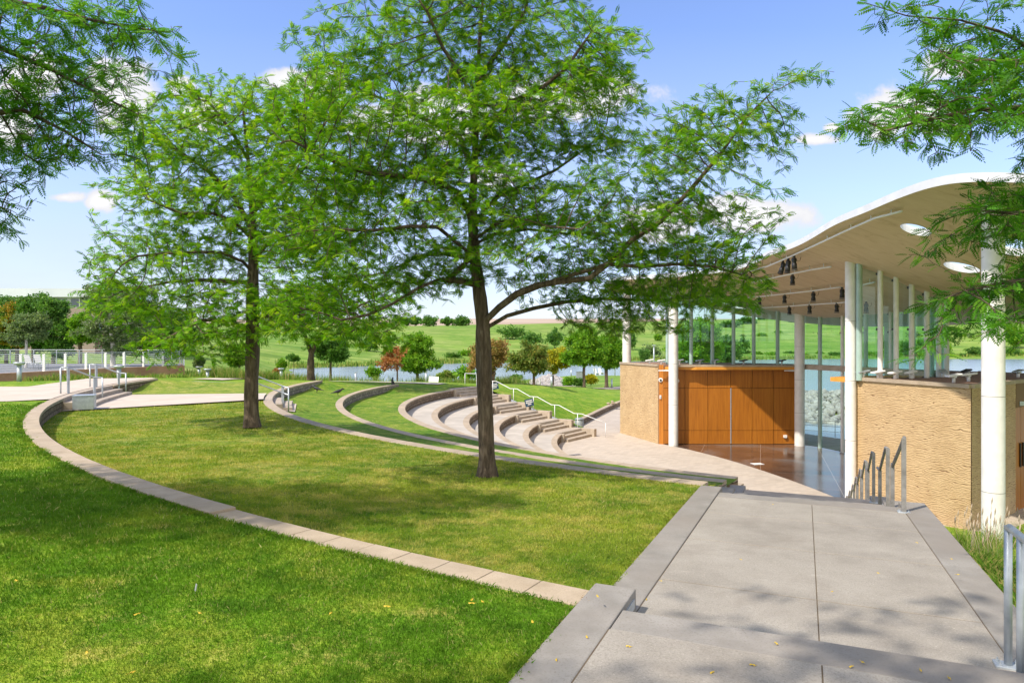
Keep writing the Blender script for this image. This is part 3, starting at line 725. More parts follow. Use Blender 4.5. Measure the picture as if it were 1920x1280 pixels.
# flights going down to the plaza
TR = .36; H0 = 2.285
fl_names = ['topmost flight of concrete steps at the far end of the walkway landing']+['concrete steps going down to the plaza, flight %s below the landing' % s for s in ('one','two','three','four','five','six','seven','eight')]
for k, s in enumerate(NOS):
    m = MB(); h = H0+.447*k
    if k == 0: m = ln2
    quadH(s+.002, s+TR, g, TW-g, h+.149, h+.149, m, .6); quadH(s+TR+.002, s+2*TR, g, TW-g, h+.298, h+.298, m, .6)
    nxt = NOS[k+1] if k < 8 else s+2*TR+.5
    if k < 8: quadH(s+2*TR+.002, nxt, g, TW-g, h+.447, h+.447, m, .6)
    tag(m.build('steps', MT['kerb'] if k == 0 else MT['step'], bevel=.006), fl_names[k] if k == 0 else 'hidden lower flight of concrete steps between walkway landing and plaza', 'steps', None if k == 0 else 'lower flights of the walkway steps')
# kerbs
def kerb(side, s0, s1, h0, h1, label, light=None, t_in=None):
    t0, t1 = ((-KW, -g) if side < 0 else (TW+g, TW+KW))
    w = thing('kerb', label, 'kerb', (*wp(s1, (t0+t1)/2), Z(h1)-.3), 0, 'stepped concrete kerbs of the walkway')
    m = MB(); quadH(s0, s1, t0, t1, h0, h1, m, .75 if side < 0 else 2.2); o = m.build('kerb_block', MT['kerb'], w, bevel=.012); o.location = -w.location
    if light:
        tt = t1 if side < 0 else t0; sg = 1 if side < 0 else -1
        m = MB(); P = wp((s1-.42+s1-.06)/2, tt+sg*.004); m.box((P[0],P[1],Z(h1)-.085), (.012,.30,.07), -AW); o = m.build('step_light', MT['galv'], w); o.location = -w.location
kerb(-1, -9, .45, 1.85, 1.90, 'grey kerb block in the foreground with a recessed step light in its end', True)
kerb(-1, .452, 6.42, 2.073, 2.285, 'long left kerb between the dry lawn and the walkway landing')
kerb(1, .02, 6.42, 2.063, 2.285, 'long right kerb of the walkway landing beside the tall grass')
kerb(1, -9, -.36, 1.85, 1.90, 'right kerb of the near walkway at the bottom right corner')
for k, s in enumerate(NOS):
    h = H0+.447*(k+1); e = (NOS[k+1] if k < 8 else s+.7)+.42; b = (s+.422 if k == 0 else s+.422)
    for side in (-1, 1):
        lab = ('first small kerb block stepping down beyond the landing, %s side' if k == 0 else 'second small kerb block stepping down beyond the landing, %s side' if k == 1 else 'lower kerb blocks hidden below the landing, %s side') % ('left' if side < 0 else 'right')
        kerb(side, b, e, h, h, lab, k < 2)
# embankment under the walkway sides is soil: the ground sheet meets the kerbs

# paths ----------------------------------------------------------------------
def flat_path(name, poly, hf, mat, lift=.012, step=1.2):
    V, F = region(resample(poly, .6), grid_in(poly, step), lambda x, y: CAMZ-hf(x, y)+lift)
    return tag(np_mesh(name, V, F, mat), kind='structure')
pp = [(-16.4,20.9),(-19,20.6),(-42,20.6),(-42,28.3),(-27,28.4),(-20.3,28.6),(-21.6,34.7),(-18.55,35.6)]+arc(38.87, 185.4, 204.5, .5)
pp = [p for p in pp]; pp[0] = (-15.9, 21.6)
flat_path('path', pp, lambda x, y: np.full(len(x), 1.905), MT['grey_path'], .02)
bandp = [p for p in arc(38.60, 204.3, 193.5, .4)]+arc(32.20, 194.6, 200.4, .4)
flat_path('path', bandp, lambda x, y: np.minimum(HB(x, y), 2.33)-.02, MT['grey_path'], .01, .6)
pad = [gp(516,770,2.8)[:2], gp(553,772,2.8)[:2], gp(556,757,2.8)[:2], gp(518,755,2.8)[:2]]
flat_path('path', [tuple(p) for p in pad], lambda x, y: HC_(x, y)-.03, MT['grey_path'], .01, .5)
def hgz(x, y): return HG(x, y)
def ribbon(pts, w, lift=.05, name='path', mat='grey_path'):
    L_, R_ = off(pts, w/2), off(pts, -w/2)
    poly = L_+R_[::-1]; V, F = region(resample(poly, 1.0), grid_in(poly, 1.0), lambda x, y: hg_z(x, y)+lift); tag(np_mesh(name, V, F, MT[mat], smooth=True), kind='structure')
ribbon([(-40,62),(-27,66),(-20,67.5),(-12,69),(-4,70.5),(2,72),(7,76.5),(12,83),(15,89),(19,97),(22,108)], 2.4)
ribbon([(-14,52.5),(-10.5,52.3),(-7,52),(-5.2,51.3)], 1.6)
ribbon([(-17.9,40),(-18.2,44),(-19.5,50),(-22,57),(-26,64)], 1.8)

# ------------------------------------------------------------------ far flight of steps beside the seat tiers
for k in range(4, 10):
    r0 = WALLS[k][0]; h = WALLS[k][2]; fl = (WALLS[k+1][2] if k < 9 else 6.31); dr = (fl-h)/3; kk = end_k(r0)
    lab = ['top', 'second', 'third', 'fourth', 'fifth', 'bottom'][k-4]+' flight of three concrete steps beside the white handrail'
    w = thing('steps', lab, 'steps', (*stp(kk, STW/2), Z(fl)), 0, 'flights of steps beside the seat tiers')
    m = MB()
    for q in range(3):                      # treads of a flight, the top one cut back into the tier
        a0 = kk-.42+q*.42; z1 = Z(h)+.004-dr*q
        P = [stp(a0-(.9 if q == 0 else .4), .0 if q else -.8), stp(a0, .0 if q else -.8), stp(a0, STW-.02), stp(a0-(.9 if q == 0 else .4), STW-.02)]
        m.prism(P, z1-dr*(3-q)-.05 if q else z1-dr, z1)
    a0 = kk+.42
    o = m.build('treads', MT['step'], w, bevel=.01); o.location = -w.location
    m = MB(); P = [stp(kk-.45, STW), stp(kk+.62, STW), stp(kk+.62, STW+.34), stp(kk-.45, STW+.34)]; m.prism(P, Z(fl)-.3, Z(h)+.01)
    o = m.build('cheek_wall', MT['step'], w, bevel=.012); o.location = -w.location
# side strips of the terraces under the rail
# small flights on the lawn paths
w = thing('steps', 'pair of low steps on the left path between the two handrails', 'steps', (*pol(38.5,198.5), Z(2.33)))
m = MB(); ring_sector(m, 38.60, 38.95, 203.8, 193.3, Z(2.6), Z(1.90)); ring_sector(m, 38.22, 38.597, 203.8, 193.3, Z(2.6), Z(2.05)); ring_sector(m, 37.84, 38.217, 203.8, 193.3, Z(2.6), Z(2.19))
o = m.build('treads', MT['step'], w, bevel=.01); o.location = -w.location
w = thing('steps', 'small steps down through the second wall beside the double handrail', 'steps', (*pol(31.8,197.5), Z(2.8)))
m = MB(); ring_sector(m, 31.86, 32.2, 200.5, 194.5, Z(3.1), Z(2.36)); ring_sector(m, 31.48, 31.857, 200.5, 194.5, Z(3.1), Z(2.51)); ring_sector(m, 31.1, 31.477, 200.5, 194.5, Z(3.1), Z(2.66))
o = m.build('treads', MT['step'], w, bevel=.01); o.location = -w.location

# ------------------------------------------------------------------ pavilion
pav = thing('pavilion', 'open air stage pavilion with a white-edged wavy roof, round columns and tan rippled stone wings', 'pavilion', (16, 36, 0))
def P_(mb, name, mat, parent=pav, bevel=0):
    o = mb.build(name, MT[mat], None, bevel)
    return attach(o, parent)
def attach(o, parent=pav):
    o.parent = parent
    wl = Vector(parent.location)
    if parent.parent is not None or parent is not pav:
        wl = WORLD.get(parent.name, wl)
    o.location = -wl if parent.type == 'EMPTY' else Vector((0,0,0)); return o
WORLD = {}
rc = [(6.8,46,3.95),(7.9,42,3.85),(9.05,39,3.70),(10.1,38,3.66),(11.6,35.6,3.72),(11.5,30.9,3.93),(11.2,23.6,4.1),(11.1,19.4,4.14),(11.2,17.8,4.09),(11.5,16.7,3.96),
      (12.2,15.0,3.42),(14,12.5,3.3),(13.4,27.2,3.14),(17.5,41.4,1.62),(15.2,43.5,2.28),(16.7,43.5,1.97),(17.4,40.5,1.52),(13.9,27,2.95),(14.4,26.8,2.80),(15.1,27,2.51),(15.8,27.1,2.22),(16.5,27.3,1.94),
      (12.7,21.4,3.49),(15.2,23,2.46),(14.7,20.2,2.7),(7.7,52,3.75),(13.8,52,2.92),(17,52,2.07),(19.5,50,1.56),(22.6,47,1.1),(26,42,1.0),(28,36,1.2),(27,28,1.3),(24,20,1.7),(18,14.0,2.7),
      (9.7,41.8,3.55),(7.9,47.5,3.8),(13,18.4,3.6),(21,33,1.3),(20,28,1.5),(14,36,3.0)]
SF = RBF(rc, 1.5)
def soff(x, y): return float(SF(x, y)[0])+CAMZ
outline = [(6.6,46.5),(6.8,44.5),(7.3,43),(7.9,42),(9.05,39.3),(10.1,37.9),(11.0,36.6),(11.6,35.3),(11.75,33),(11.6,30.9),(11.4,27),(11.2,23.6),(11.1,21),(11.1,19.4),(11.2,17.8),(11.5,16.6),(12.2,14.9),(13.2,13.4),(14.8,12.4),(18,12.2),(21.5,14.5),(24.5,19),(26.8,26),(28,33),(27.3,39),(25.3,44),(22.4,47.6),(19.5,50),(17,51.6),(13.8,52.3),(10.5,52.4),(8,51.8),(6.9,50),(6.55,48)]
def spl(pts, n=6):
    out = []; k = len(pts)
    for i in range(k):
        p0, p1, p2, p3 = [np.array(pts[(i+j-1) % k]) for j in range(4)]
        for j in range(n):
            t_ = j/n; out.append(tuple(.5*((2*p1)+(-p0+p2)*t_+(2*p0-5*p1+4*p2-p3)*t_*t_+(-p0+3*p1-3*p2+p3)*t_**3)))
    return out
def ray_soffit(px, py, drop=0.0):
    lo = None
    for i in range(90, 560):
        Y = i*.1; p = at(px, py, Y)
        if p.z+drop >= soff(p.x, Y) and i > 150: return p
    return at(px, py, 30)
def ell(c, a, n=22): return [(c[0]+a*math.cos(2*math.pi*i/n), c[1]+a*math.sin(2*math.pi*i/n)) for i in range(n)]
holes = [ell((12.65,21.4), .42), ell((15.15,23.0), .52), ell((14.75,20.0), .62), ell((13.9,45.6), .55), ell((15.4,46.6), .55)]
RO = resample(spl(outline, 5), .45)
V, F = region(RO, grid_in(RO, .5), lambda x, y: SF(x, y)+CAMZ, holes=holes)
hz = np.zeros(len(V)); THK = .20
so_ = np_mesh('soffit', V, F[:, ::-1], MT['soffit'], smooth=True); attach(so_)
Vt = V.copy(); Vt[:,2] += THK
tp = np_mesh('roof_top', Vt, F, MT['fascia'], smooth=True); attach(tp)
ed = {}
for f in F:
    for a, b in ((f[0],f[1]),(f[1],f[2]),(f[2],f[0])):
        ed[(a,b)] = 1
bde = [(a, b) for (a, b) in ed if (b, a) not in ed]
rims = {}
for a, b in bde:
    k = next((q+1 for q, h in enumerate(holes) if min(np.hypot(V[a][0]-p[0], V[a][1]-p[1]) for p in h) < .05), 0)
    fv, ff = rims.setdefault(k, ([], []))
    i = len(fv); fv += [V[a]-(0,0,.02), V[b]-(0,0,.02), Vt[b]+(0,0,.01), Vt[a]+(0,0,.01)]; ff.append((i,i+1,i+2,i+3))
for k, (fv, ff) in rims.items():
    attach(np_mesh('skylight_rim' if k else 'roof_edge', np.array(fv), np.array(ff), MT['fascia']))

# stone wings
def ripple(a, b, z0, z1, name, parent=pav, du=.03, dv=.018, seed=0, depth=.022):
    """a wall face of stone worn into long horizontal ripples, in real relief"""
    a = np.array(a); b = np.array(b); L_ = np.linalg.norm(b-a); d = (b-a)/L_; n = np.array((d[1], -d[0]))
    nu = int(L_/du)+1; nv = int((z1-z0)/dv)+1
    uu, vv = np.meshgrid(np.linspace(0, L_, nu), np.linspace(z0, z1, nv))
    ph = vv/.060+ (fbm(uu*1.25+seed, vv*2.0)-.5)*3.0+(vnoise(uu*6+seed, vv*16)-.5)*.9
    fr = ph-np.floor(ph); prof = np.where(fr < .42, np.abs(fr-.21)/.21, 1-(fr-.42)/.58*.3)
    row = np.floor(ph); brk = vnoise(uu*3.5+row*7.3+seed, row*3.1)
    prof = np.clip(prof+np.where(brk < .25, .25, 0), 0, 1)
    prof = prof*(.85+.3*vnoise(uu*9, vv*30))
    D = prof*depth; x = a[0]+d[0]*uu+n[0]*D; y = a[1]+d[1]*uu+n[1]*D
    Vv = np.column_stack([x.ravel(), y.ravel(), vv.ravel()]); ii = np.arange(nu*nv).reshape(nv, nu)
    Ff = np.column_stack([ii[:-1,:-1].ravel(), ii[:-1,1:].ravel(), ii[1:,1:].ravel(), ii[1:,:-1].ravel()])
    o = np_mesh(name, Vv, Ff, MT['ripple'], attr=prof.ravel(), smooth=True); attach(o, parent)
    return o
WT = Z(1.42)
LW = [(7.5,47.2),(9.04,42.1),(9.28,41.98),(17.5,41.98),(18.5,44.2),(15.5,46.6),(9,48.6)]
m = MB(); m.prism(LW, -.05, WT-.12); P_(m, 'wing_core', 'brown_wall')
m = MB(); m.prism([(7.62,47.1),(9.14,42.2),(17.4,42.1),(18.3,44.2),(15.4,46.4),(9,48.4)], WT-.115, WT-.03); P_(m, 'gravel_roof', 'gravel')
def coping(poly, wd, z0, z1, closed=True):
    m = MB(); n = len(poly)
    for i in range(n if closed else n-1):
        a = Vector((*poly[i],0)); b = Vector((*poly[(i+1)%n],0)); m.bar(a+Vector((0,0,(z0+z1)/2)), b+Vector((0,0,(z0+z1)/2)), wd, z1-z0)
    return m
P_(coping([(7.5,47.2),(9.04,42.1)], .18, WT-.12, WT, False), 'coping', 'cap')
ripple((7.5-.01,47.2), (9.04-.01,42.09), 0, WT-.12, 'stone_face', seed=3, du=.05, dv=.02)
RW = [(13.72,27.4),(15.2,22.6),(19.3,25.8),(23.2,28.8),(22.6,33),(20.6,36.4),(19.9,34),(19.6,31.6),(18.5,29.2),(17.2,27.8),(15.5,27.45)]
def shr(poly, k):
    c = np.mean(np.array(poly), 0); return [tuple(np.array(p)+(c-np.array(p))/np.linalg.norm(c-np.array(p))*k) for p in poly]
m = MB(); m.prism(shr(RW, .05), -.3, WT-.12); P_(m, 'wing_core', 'brown_wall')
m = MB(); m.prism(shr(RW, .16), WT-.115, WT-.03); P_(m, 'gravel_roof', 'gravel')
P_(coping([(13.72,27.4),(15.2,22.6),(19.3,25.8),(23.2,28.8),(22.6,33)], .20, WT-.13, WT, False), 'coping', 'cap')
ripple((13.70,27.42), (15.19,22.58), -.3, WT-.13, 'stone_face', seed=11, du=.02, dv=.0125, depth=.02)
ripple((15.19,22.585), (18.62,25.26), -.3, WT-.13, 'stone_face', seed=21, du=.025, dv=.014, depth=.02)
ripple((20.5,26.72), (23.2,28.8), -.3, WT-.13, 'stone_face', seed=31, du=.08, dv=.03)
dvec = (np.array((19.3,25.8))-np.array((15.2,22.6))); dvec /= np.linalg.norm(dvec)
m = MB(); a = np.array((18.62,25.26)); b = np.array((20.5,26.72)); m.bar((a[0],a[1],WT-.13-.45), (b[0],b[1],WT-.13-.45), .06, .90); P_(m, 'stone_lintel', 'ripple')
m = MB(); nrm = np.array((dvec[1],-dvec[0]))
def dp(k, o_): p = a+dvec*k-nrm*o_; return (p[0], p[1])
for k0, k1 in ((.02,.76),(.80,1.55),(1.59,2.3)):
    m.prism([dp(k0,.10), dp(k1,.10), dp(k1,.04), dp(k0,.04)], 0, WT-1.05)
dr = P_(m, 'door', 'wood')
m = MB(); m.box((*dp(.62,.01), 2.05), (.05,.05,.9)); m.box((*dp(.94,.01), 2.05), (.05,.05,.9)); ho = m.build('handle', MT['black'], dr)
m = MB(); m.box((*dp(.5,-.06), 4.0), (.26,.18,.16)); P_(m, 'wall_lamp', 'galv')

# wooden wall of the left wing, facing the stage, with its doors
xs = [9.30, 10.62, 13.42, 16.04, 17.46]; z_ = [0.02, .86, 3.45, WT-.16]
m = MB(); m.box(((xs[0]+xs[-1])/2, 41.97, 2.36), (xs[-1]-xs[0], .03, 4.7)); P_(m, 'joint_backing', 'wood_joint')
m = MB()
for i in range(4):
    if i in (1, 2): continue
    for j in range(3): m.box(((xs[i]+xs[i+1])/2, 41.93, (z_[j]+z_[j+1])/2), (xs[i+1]-xs[i]-.03, .05, z_[j+1]-z_[j]-.03))
xt = [10.62, 12.0, 13.42, 14.75, 16.04]
for i in range(4): m.box(((xt[i]+xt[i+1])/2, 41.93, (z_[2]+z_[3])/2), (xt[i+1]-xt[i]-.03, .05, z_[3]-z_[2]-.03))
P_(m, 'wood_panel', 'wood')
for i in (1, 2):
    m = MB()
    for j in (0, 1):
        h = (xs[i]+xs[i+1])/2
        for (xa, xb) in ((xs[i], h), (h, xs[i+1])): m.box(((xa+xb)/2, 41.915, (z_[j]+z_[j+1])/2), (xb-xa-.022, .07, z_[j+1]-z_[j]-.02))
    P_(m, 'stage_door', 'wood')
m = MB(); m.box((13.42, 41.87, 1.75), (.06, .03, 3.4)); P_(m, 'door_edge_strip', 'galv')
m = MB(); m.prism([(9.06,42.08),(9.3,41.90),(9.3,41.97),(9.12,42.14)], 0, WT-.02); P_(m, 'wood_panel', 'wood')
m = MB(); m.box((13.7, 41.72, WT-.07), (7.9, .62, .10)); P_(m, 'canopy', 'cap')
m = MB(); m.prism([(9.4,41.88),(17.4,41.88),(17.4,41.46),(11.2,41.40)], WT-.30, WT-.125); P_(m, 'canopy_soffit', 'orange')
m = MB(); m.prism([(14.9,28.4),(17.2,29.0),(18.8,31.2),(17.9,32.0),(15.4,31.3),(14.15,30.35)], WT-.34, WT-.16); P_(m, 'canopy_soffit', 'orange')
# bridge beam carrying the glass line across the opening
GL = [(9.9,43.6),(11.4,43.6),(12.75,43.6),(14.1,43.6),(15.35,43.5),(16.75,43.2),(17.65,42.3),(18.25,40.6),(18.75,38.9),(19.2,37.2),(19.55,35.4),(19.65,33.6),(19.45,31.8),(18.95,30.2),(18.3,28.9),(17.4,28.0),(16.55,27.4),(15.8,27.15),(15.1,27.0),(14.45,26.95),(13.72,27.12)]
m = MB()
for i in range(6, 12): m.bar((*GL[i], WT-.12), (*GL[i+1], WT-.12), .5, .30)
P_(m, 'bridge_beam', 'step')
# main columns
def column(x, y, z0, r, name='column'):
    m = MB(); zt = soff(x, y)+.08; zs = [z0]; s_ = (zt-z0)/4
    m.tube([(x,y,z0),(x,y,zt)], r, 36, False)
    o_ = P_(m, name, 'white')
    for q in (1,2,3):
        m = MB(); m.tube([(x,y,z0+s_*q-.007),(x,y,z0+s_*q+.007)], r+.002, 36, False); m.build('joint', MT['kerb'], o_)
column(9.80, 41.45, 0, .285); column(17.42, 41.35, 0, .29); column(13.52, 27.25, 0, .205); column(12.97, 18.4, -.3, .27)
column(7.95, 47.3, WT-.12, .29); column(24.6, 30.5, 0, .285); column(22.4, 40.5, 0, .285)
# slender columns / fins and glass panes
for i, (x, y) in enumerate(GL):
    full = 6 <= i <= 12; z0 = 0 if full else WT-.12; zt = soff(x, y)+.05
    white = i in (8, 10) or 13 <= i <= 19
    m = MB()
    if white: m.tube([(x+.0,y-.16,z0),(x,y-.16,zt)], .095, 18, False); P_(m, 'slender_column', 'white')
    else: m.tube([(x,y-.15,z0),(x,y-.15,zt)], .115, 18, False); P_(m, 'slender_column', 'fin')
    for zz in ((z0+.08, 1.9, WT+1.9, zt-.14) if full else (z0+.08, WT+1.9, zt-.14)):
        m = MB(); m.box((x, y-.05, zz), (.16,.14,.09)); P_(m, 'clamp', 'black')
for i in range(len(GL)-1):
    a, b = np.array(GL[i]), np.array(GL[i+1]); d = (b-a)/np.linalg.norm(b-a); a2, b2 = a+d*.012, b-d*.012
    full = 6 <= i <= 11; z0 = .03 if full else WT-.10
    zm = WT+1.9; nrm2 = np.array((d[1],-d[0]))*.006
    for (za, zb) in (((z0, WT-.30), (WT+.04, zm-.006), (zm+.006, None)) if full else ((z0, zm-.006), (zm+.006, None))):
        poly = [tuple(a2+nrm2), tuple(b2+nrm2), tuple(b2-nrm2), tuple(a2-nrm2)]
        m = MB()
        if zb is None: m.prism(poly, za, lambda x, y: soff(x, y)-.05)
        else: m.prism(poly, za, zb)
        P_(m, 'glass_pane', 'glass')
# stage floor
stage = [(9.32,41.93),(9.5,41.6),(10.3,40.0),(11.2,37.6),(11.8,35.5),(12.3,33.2),(12.7,31),(12.95,29.2),(13.1,27.6),(13.72,27.35),(15.5,27.6),(17.2,28),(18.5,29.3),(19.6,31.7),(19.9,34),(19.4,37.2),(18.4,40.7),(17.5,41.93)]
V, F = region(resample(stage, .8), grid_in(stage, 1.5), lambda x, y: np.full(len(x), .006))
tag(np_mesh('stage_floor', V, F, MT['stage']), kind='structure')
terr = [(18.6,40.6),(19.7,37),(20.1,34.2),(21.2,36.4),(23.2,34),(23.5,38),(22.2,42.3),(19.5,45.5),(18.3,44.5),(17.9,42.4)]
V, F = region(resample(terr, .8), grid_in(terr, 1.5), lambda x, y: np.full(len(x), .005)); tag(np_mesh('terrace', V, F, MT['terrace']), kind='structure')

# ------------------------------------------------------------------ trees
def grow(seeds, attract, step, infl, kill, iters=140, seed=1):
    """space colonisation: grows a skeleton from the seed polylines towards the attraction points"""
    pos = []; par = []
    for pl in seeds:
        start = pl.get('parent', -1); pts = pl['pts']; prev = start
        if start >= 0: pts = [np.array(pos[start])]+list(pts)
        for i in range(len(pts)-1 if start >= 0 else len(pts)):
            if start < 0 and i == 0: pos.append(np.array(pts[0], float)); par.append(-1); prev = len(pos)-1; continue
            a = np.array(pos[prev], float); b = np.array(pts[i+1] if start >= 0 else pts[i], float)
            k = max(1, int(np.linalg.norm(b-a)/step))
            for j in range(1, k+1): pos.append(a+(b-a)*j/k); par.append(prev); prev = len(pos)-1
        pl['end'] = prev
    A = np.array(attract, float); pos = [np.array(p) for p in pos]
    P = np.array(pos); near = np.zeros(len(A), int); nd = np.full(len(A), 1e9)
    for i in range(0, len(P), 500):
        d = np.sqrt(((A[:,None]-P[None,i:i+500])**2).sum(-1)); j = d.argmin(1); dm = d[np.arange(len(A)), j]; b = dm < nd
        near[b] = j[b]+i; nd[b] = dm[b]
    P = list(P); rg = np.random.default_rng(seed)
    for it in range(iters):
        act = nd < infl
        if not act.any():
            if not len(A): break
            act = nd <= np.partition(nd, min(5, len(nd)-1))[min(5, len(nd)-1)]
        idx = near[act]; Pa = np.array(P)
        v = A[act]-Pa[idx]; v /= np.linalg.norm(v, axis=1)[:,None]+1e-9
        un, inv = np.unique(idx, return_inverse=True); D = np.zeros((len(un), 3)); np.add.at(D, inv, v)
        D += rg.normal(0, .25, D.shape); n = np.linalg.norm(D, axis=1)[:,None]; D /= n+1e-9
        new = Pa[un]+D*step; b0 = len(P)
        P.extend(list(new)); par.extend(list(un))
        d = np.sqrt(((A[:,None]-new[None])**2).sum(-1)); j = d.argmin(1); dm = d[np.arange(len(A)), j]; b = dm < nd
        near[b] = j[b]+b0; nd[b] = dm[b]
        keep = nd > kill; A = A[keep]; near = near[keep]; nd = nd[keep]
        if not len(A) or len(P) > 16000: break
    return np.array(P), np.array(par)

def skeleton_mesh(P, par, r_tip, r_base, expo=2.4, flare=True, zbase=None, rough=0.0):
    n = len(P); rad = np.zeros(n); kids = np.zeros(n, int)
    acc = np.zeros(n)
    for i in range(n-1, -1, -1):
        if kids[i] == 0: acc[i] = 1
        p = par[i]
        if p >= 0: acc[p] += acc[i]; kids[p] += 1
    rad = r_tip*acc**(1/expo); sc = r_base/rad[0]
    if sc > 1: t = (rad-r_tip)/(rad[0]-r_tip+1e-9); rad = rad*(1+(sc-1)*t)
    else: rad = np.maximum(rad*sc, r_tip*.6)
    if flare:
        h = P[:,2]-P[0,2]; rad = rad*(1+.55*np.exp(-np.maximum(h,0)/.16)*(np.hypot(P[:,0]-P[0,0], P[:,1]-P[0,1]) < 1))
    return rad, acc
def branch_mesh(name, P, par, rad, mat, parent, big=.05):
    Vs, Fs, nb = [], [], 0
    for sides, sel in ((5, rad < big), (12, rad >= big)):
        idx = np.where(sel & (par >= 0))[0]
        if not len(idx): continue
        a = P[par[idx]]; b = P[idx]; d = b-a; L_ = np.linalg.norm(d, axis=1)[:,None]+1e-9; d /= L_
        b = b+d*rad[idx][:,None]*.35
        # continue the parent's direction at the lower ring for smooth joints
        pd = np.where((par[par[idx]] >= 0)[:,None], P[par[idx]]-P[np.maximum(par[par[idx]],0)], d); pd /= np.linalg.norm(pd, axis=1)[:,None]+1e-9
        ra = np.minimum(rad[par[idx]], rad[idx]*1.25); rb = rad[idx]
        ref = np.where(np.abs(d[:,2:3]) < .8, np.array([[0,0,1.]]), np.array([[1.,0,0]]))
        vs = []
        for (c, dd, rr) in ((a, (d+pd)/2, ra), (b, d, rb)):
            dd = dd/(np.linalg.norm(dd, axis=1)[:,None]+1e-9)
            x = np.cross(dd, ref); x /= np.linalg.norm(x, axis=1)[:,None]+1e-9; y = np.cross(dd, x)
            for j in range(sides):
                t_ = 2*math.pi*j/sides
                w_ = 1+(.10*np.sin(3*t_+c[:,2]*2)+.06*np.sin(5*t_-c[:,2]*3))*(rr > .05)
                vs.append(c+(x*math.cos(t_)+y*math.sin(t_))*(rr*w_)[:,None])
        Vv = np.stack(vs, 1).reshape(-1, 3); m = len(idx); base = np.arange(m)[:,None]*(2*sides)+nb
        for j in range(sides):
            Fs.append(np.concatenate([base+j, base+(j+1)%sides, base+sides+(j+1)%sides, base+sides+j], 1))
        Vs.append(Vv); nb += len(Vv)
    return np_mesh(name, np.vstack(Vs), np.vstack(Fs), MT[mat], parent, smooth=True)

def leaf_template(pairs, L, ll, lw):
    """a pinnate leaf: pairs of small leaflets along a drooping midrib"""
    vs, fs = [], []
    def leaflet(o, ang, k):
        i = len(vs); c, s_ = math.cos(ang), math.sin(ang); l = ll*k; w_ = lw*k
        z = -.10*ll
        for (u, v, zz) in ((0,0,0),(.5*l,w_/2,z*.2),(l,0,z*2),(.5*l,-w_/2,z*.2)): vs.append((o[0]+c*u-s_*v, o[1]+s_*u+c*v, o[2]+zz))
        fs.append((i,i+1,i+2,i+3))
    for p in range(pairs):
        x = L*(.16+.84*p/pairs); z = -.18*L*(x/L)**2; k = .8+.35*math.sin(math.pi*(p+.5)/pairs)
        for s_ in (-1, 1): leaflet((x, 0, z), s_*R(68-14*p/pairs), k)
    leaflet((L, 0, -.18*L), 0, .9)
    return np.array(vs), np.array(fs)
def clump_template(n, rad, ls, seed=3, flat=.6):
    rg = np.random.default_rng(seed); vs, fs = [], []
    for i in range(n):
        o = rg.normal(0, .45, 3)*rad; o[2] *= flat; a = rg.uniform(0, 2*math.pi); t_ = rg.uniform(-.9, .9); s_ = ls*rg.uniform(.7, 1.3)
        x = np.array((math.cos(a)*math.cos(t_), math.sin(a)*math.cos(t_), math.sin(t_))); y = np.cross(x, rg.normal(0, 1, 3)); y /= np.linalg.norm(y)
        j = len(vs)
        for (u, v) in ((0,0),(.45,.36),(1,0),(.45,-.36)): vs.append(o+x*u*s_+y*v*s_)
        fs.append((j,j+1,j+2,j+3))
    return np.array(vs), np.array(fs)
def foliage(name, org, dirs, tmpl, scale, mat, parent, rg, droop=.25, roll=.5, var=None, tone=None):
    tv, tf = tmpl; n = len(org)
    d = dirs.copy(); d[:,2] -= droop*rg.random(n); d /= np.linalg.norm(d, axis=1)[:,None]+1e-9
    upv = np.column_stack([rg.normal(0, roll, n), rg.normal(0, roll, n), np.ones(n)])
    b = np.cross(upv, d); b /= np.linalg.norm(b, axis=1)[:,None]+1e-9; nn = np.cross(d, b)
    s_ = scale*rg.uniform(.75, 1.25, n)
    V = org[:,None,:]+(tv[None,:,0,None]*d[:,None]+tv[None,:,1,None]*b[:,None]+tv[None,:,2,None]*nn[:,None])*s_[:,None,None]
    F = (tf[None]+(np.arange(n)*len(tv))[:,None,None]).reshape(-1, tf.shape[1])
    if tone is None: tone = rg.beta(2.2, 2.6, n)
    vv = np.repeat(np.clip(tone, 0, 1), len(tv))+rg.normal(0, .05, n*len(tv)).repeat(1)
    return np_mesh(name, V.reshape(-1,3), F, MT[mat], parent, attr=np.clip(vv, 0, 1))

def pads(rg, blobs, npads, per, prad, thick):
    """attraction points gathered in thin, slightly drooping layers inside ellipsoids: (centre, radii)"""
    vol = np.array([b[1][0]*b[1][1]*b[1][2] for b in blobs])**.75; vol /= vol.sum(); out = []
    for i in rg.choice(len(blobs), npads, p=vol):
        c, r = np.array(blobs[i][0]), np.array(blobs[i][1]); v = rg.normal(0, 1, 3); v /= np.linalg.norm(v); v *= rg.random()**.42
        o = c+v*r; k = int(per*rg.uniform(.5, 1.5)); a = rg.uniform(0, 2*math.pi, k); q = np.sqrt(rg.random(k))*prad*rg.uniform(.6, 1.3)
        tilt = rg.normal(0, .18, 2); x, y = np.cos(a)*q, np.sin(a)*q
        out.append(np.column_stack([o[0]+x, o[1]+y, o[2]+x*tilt[0]+y*tilt[1]-.25*q*q/prad+rg.normal(0, thick, k)]))
    return np.vstack(out)
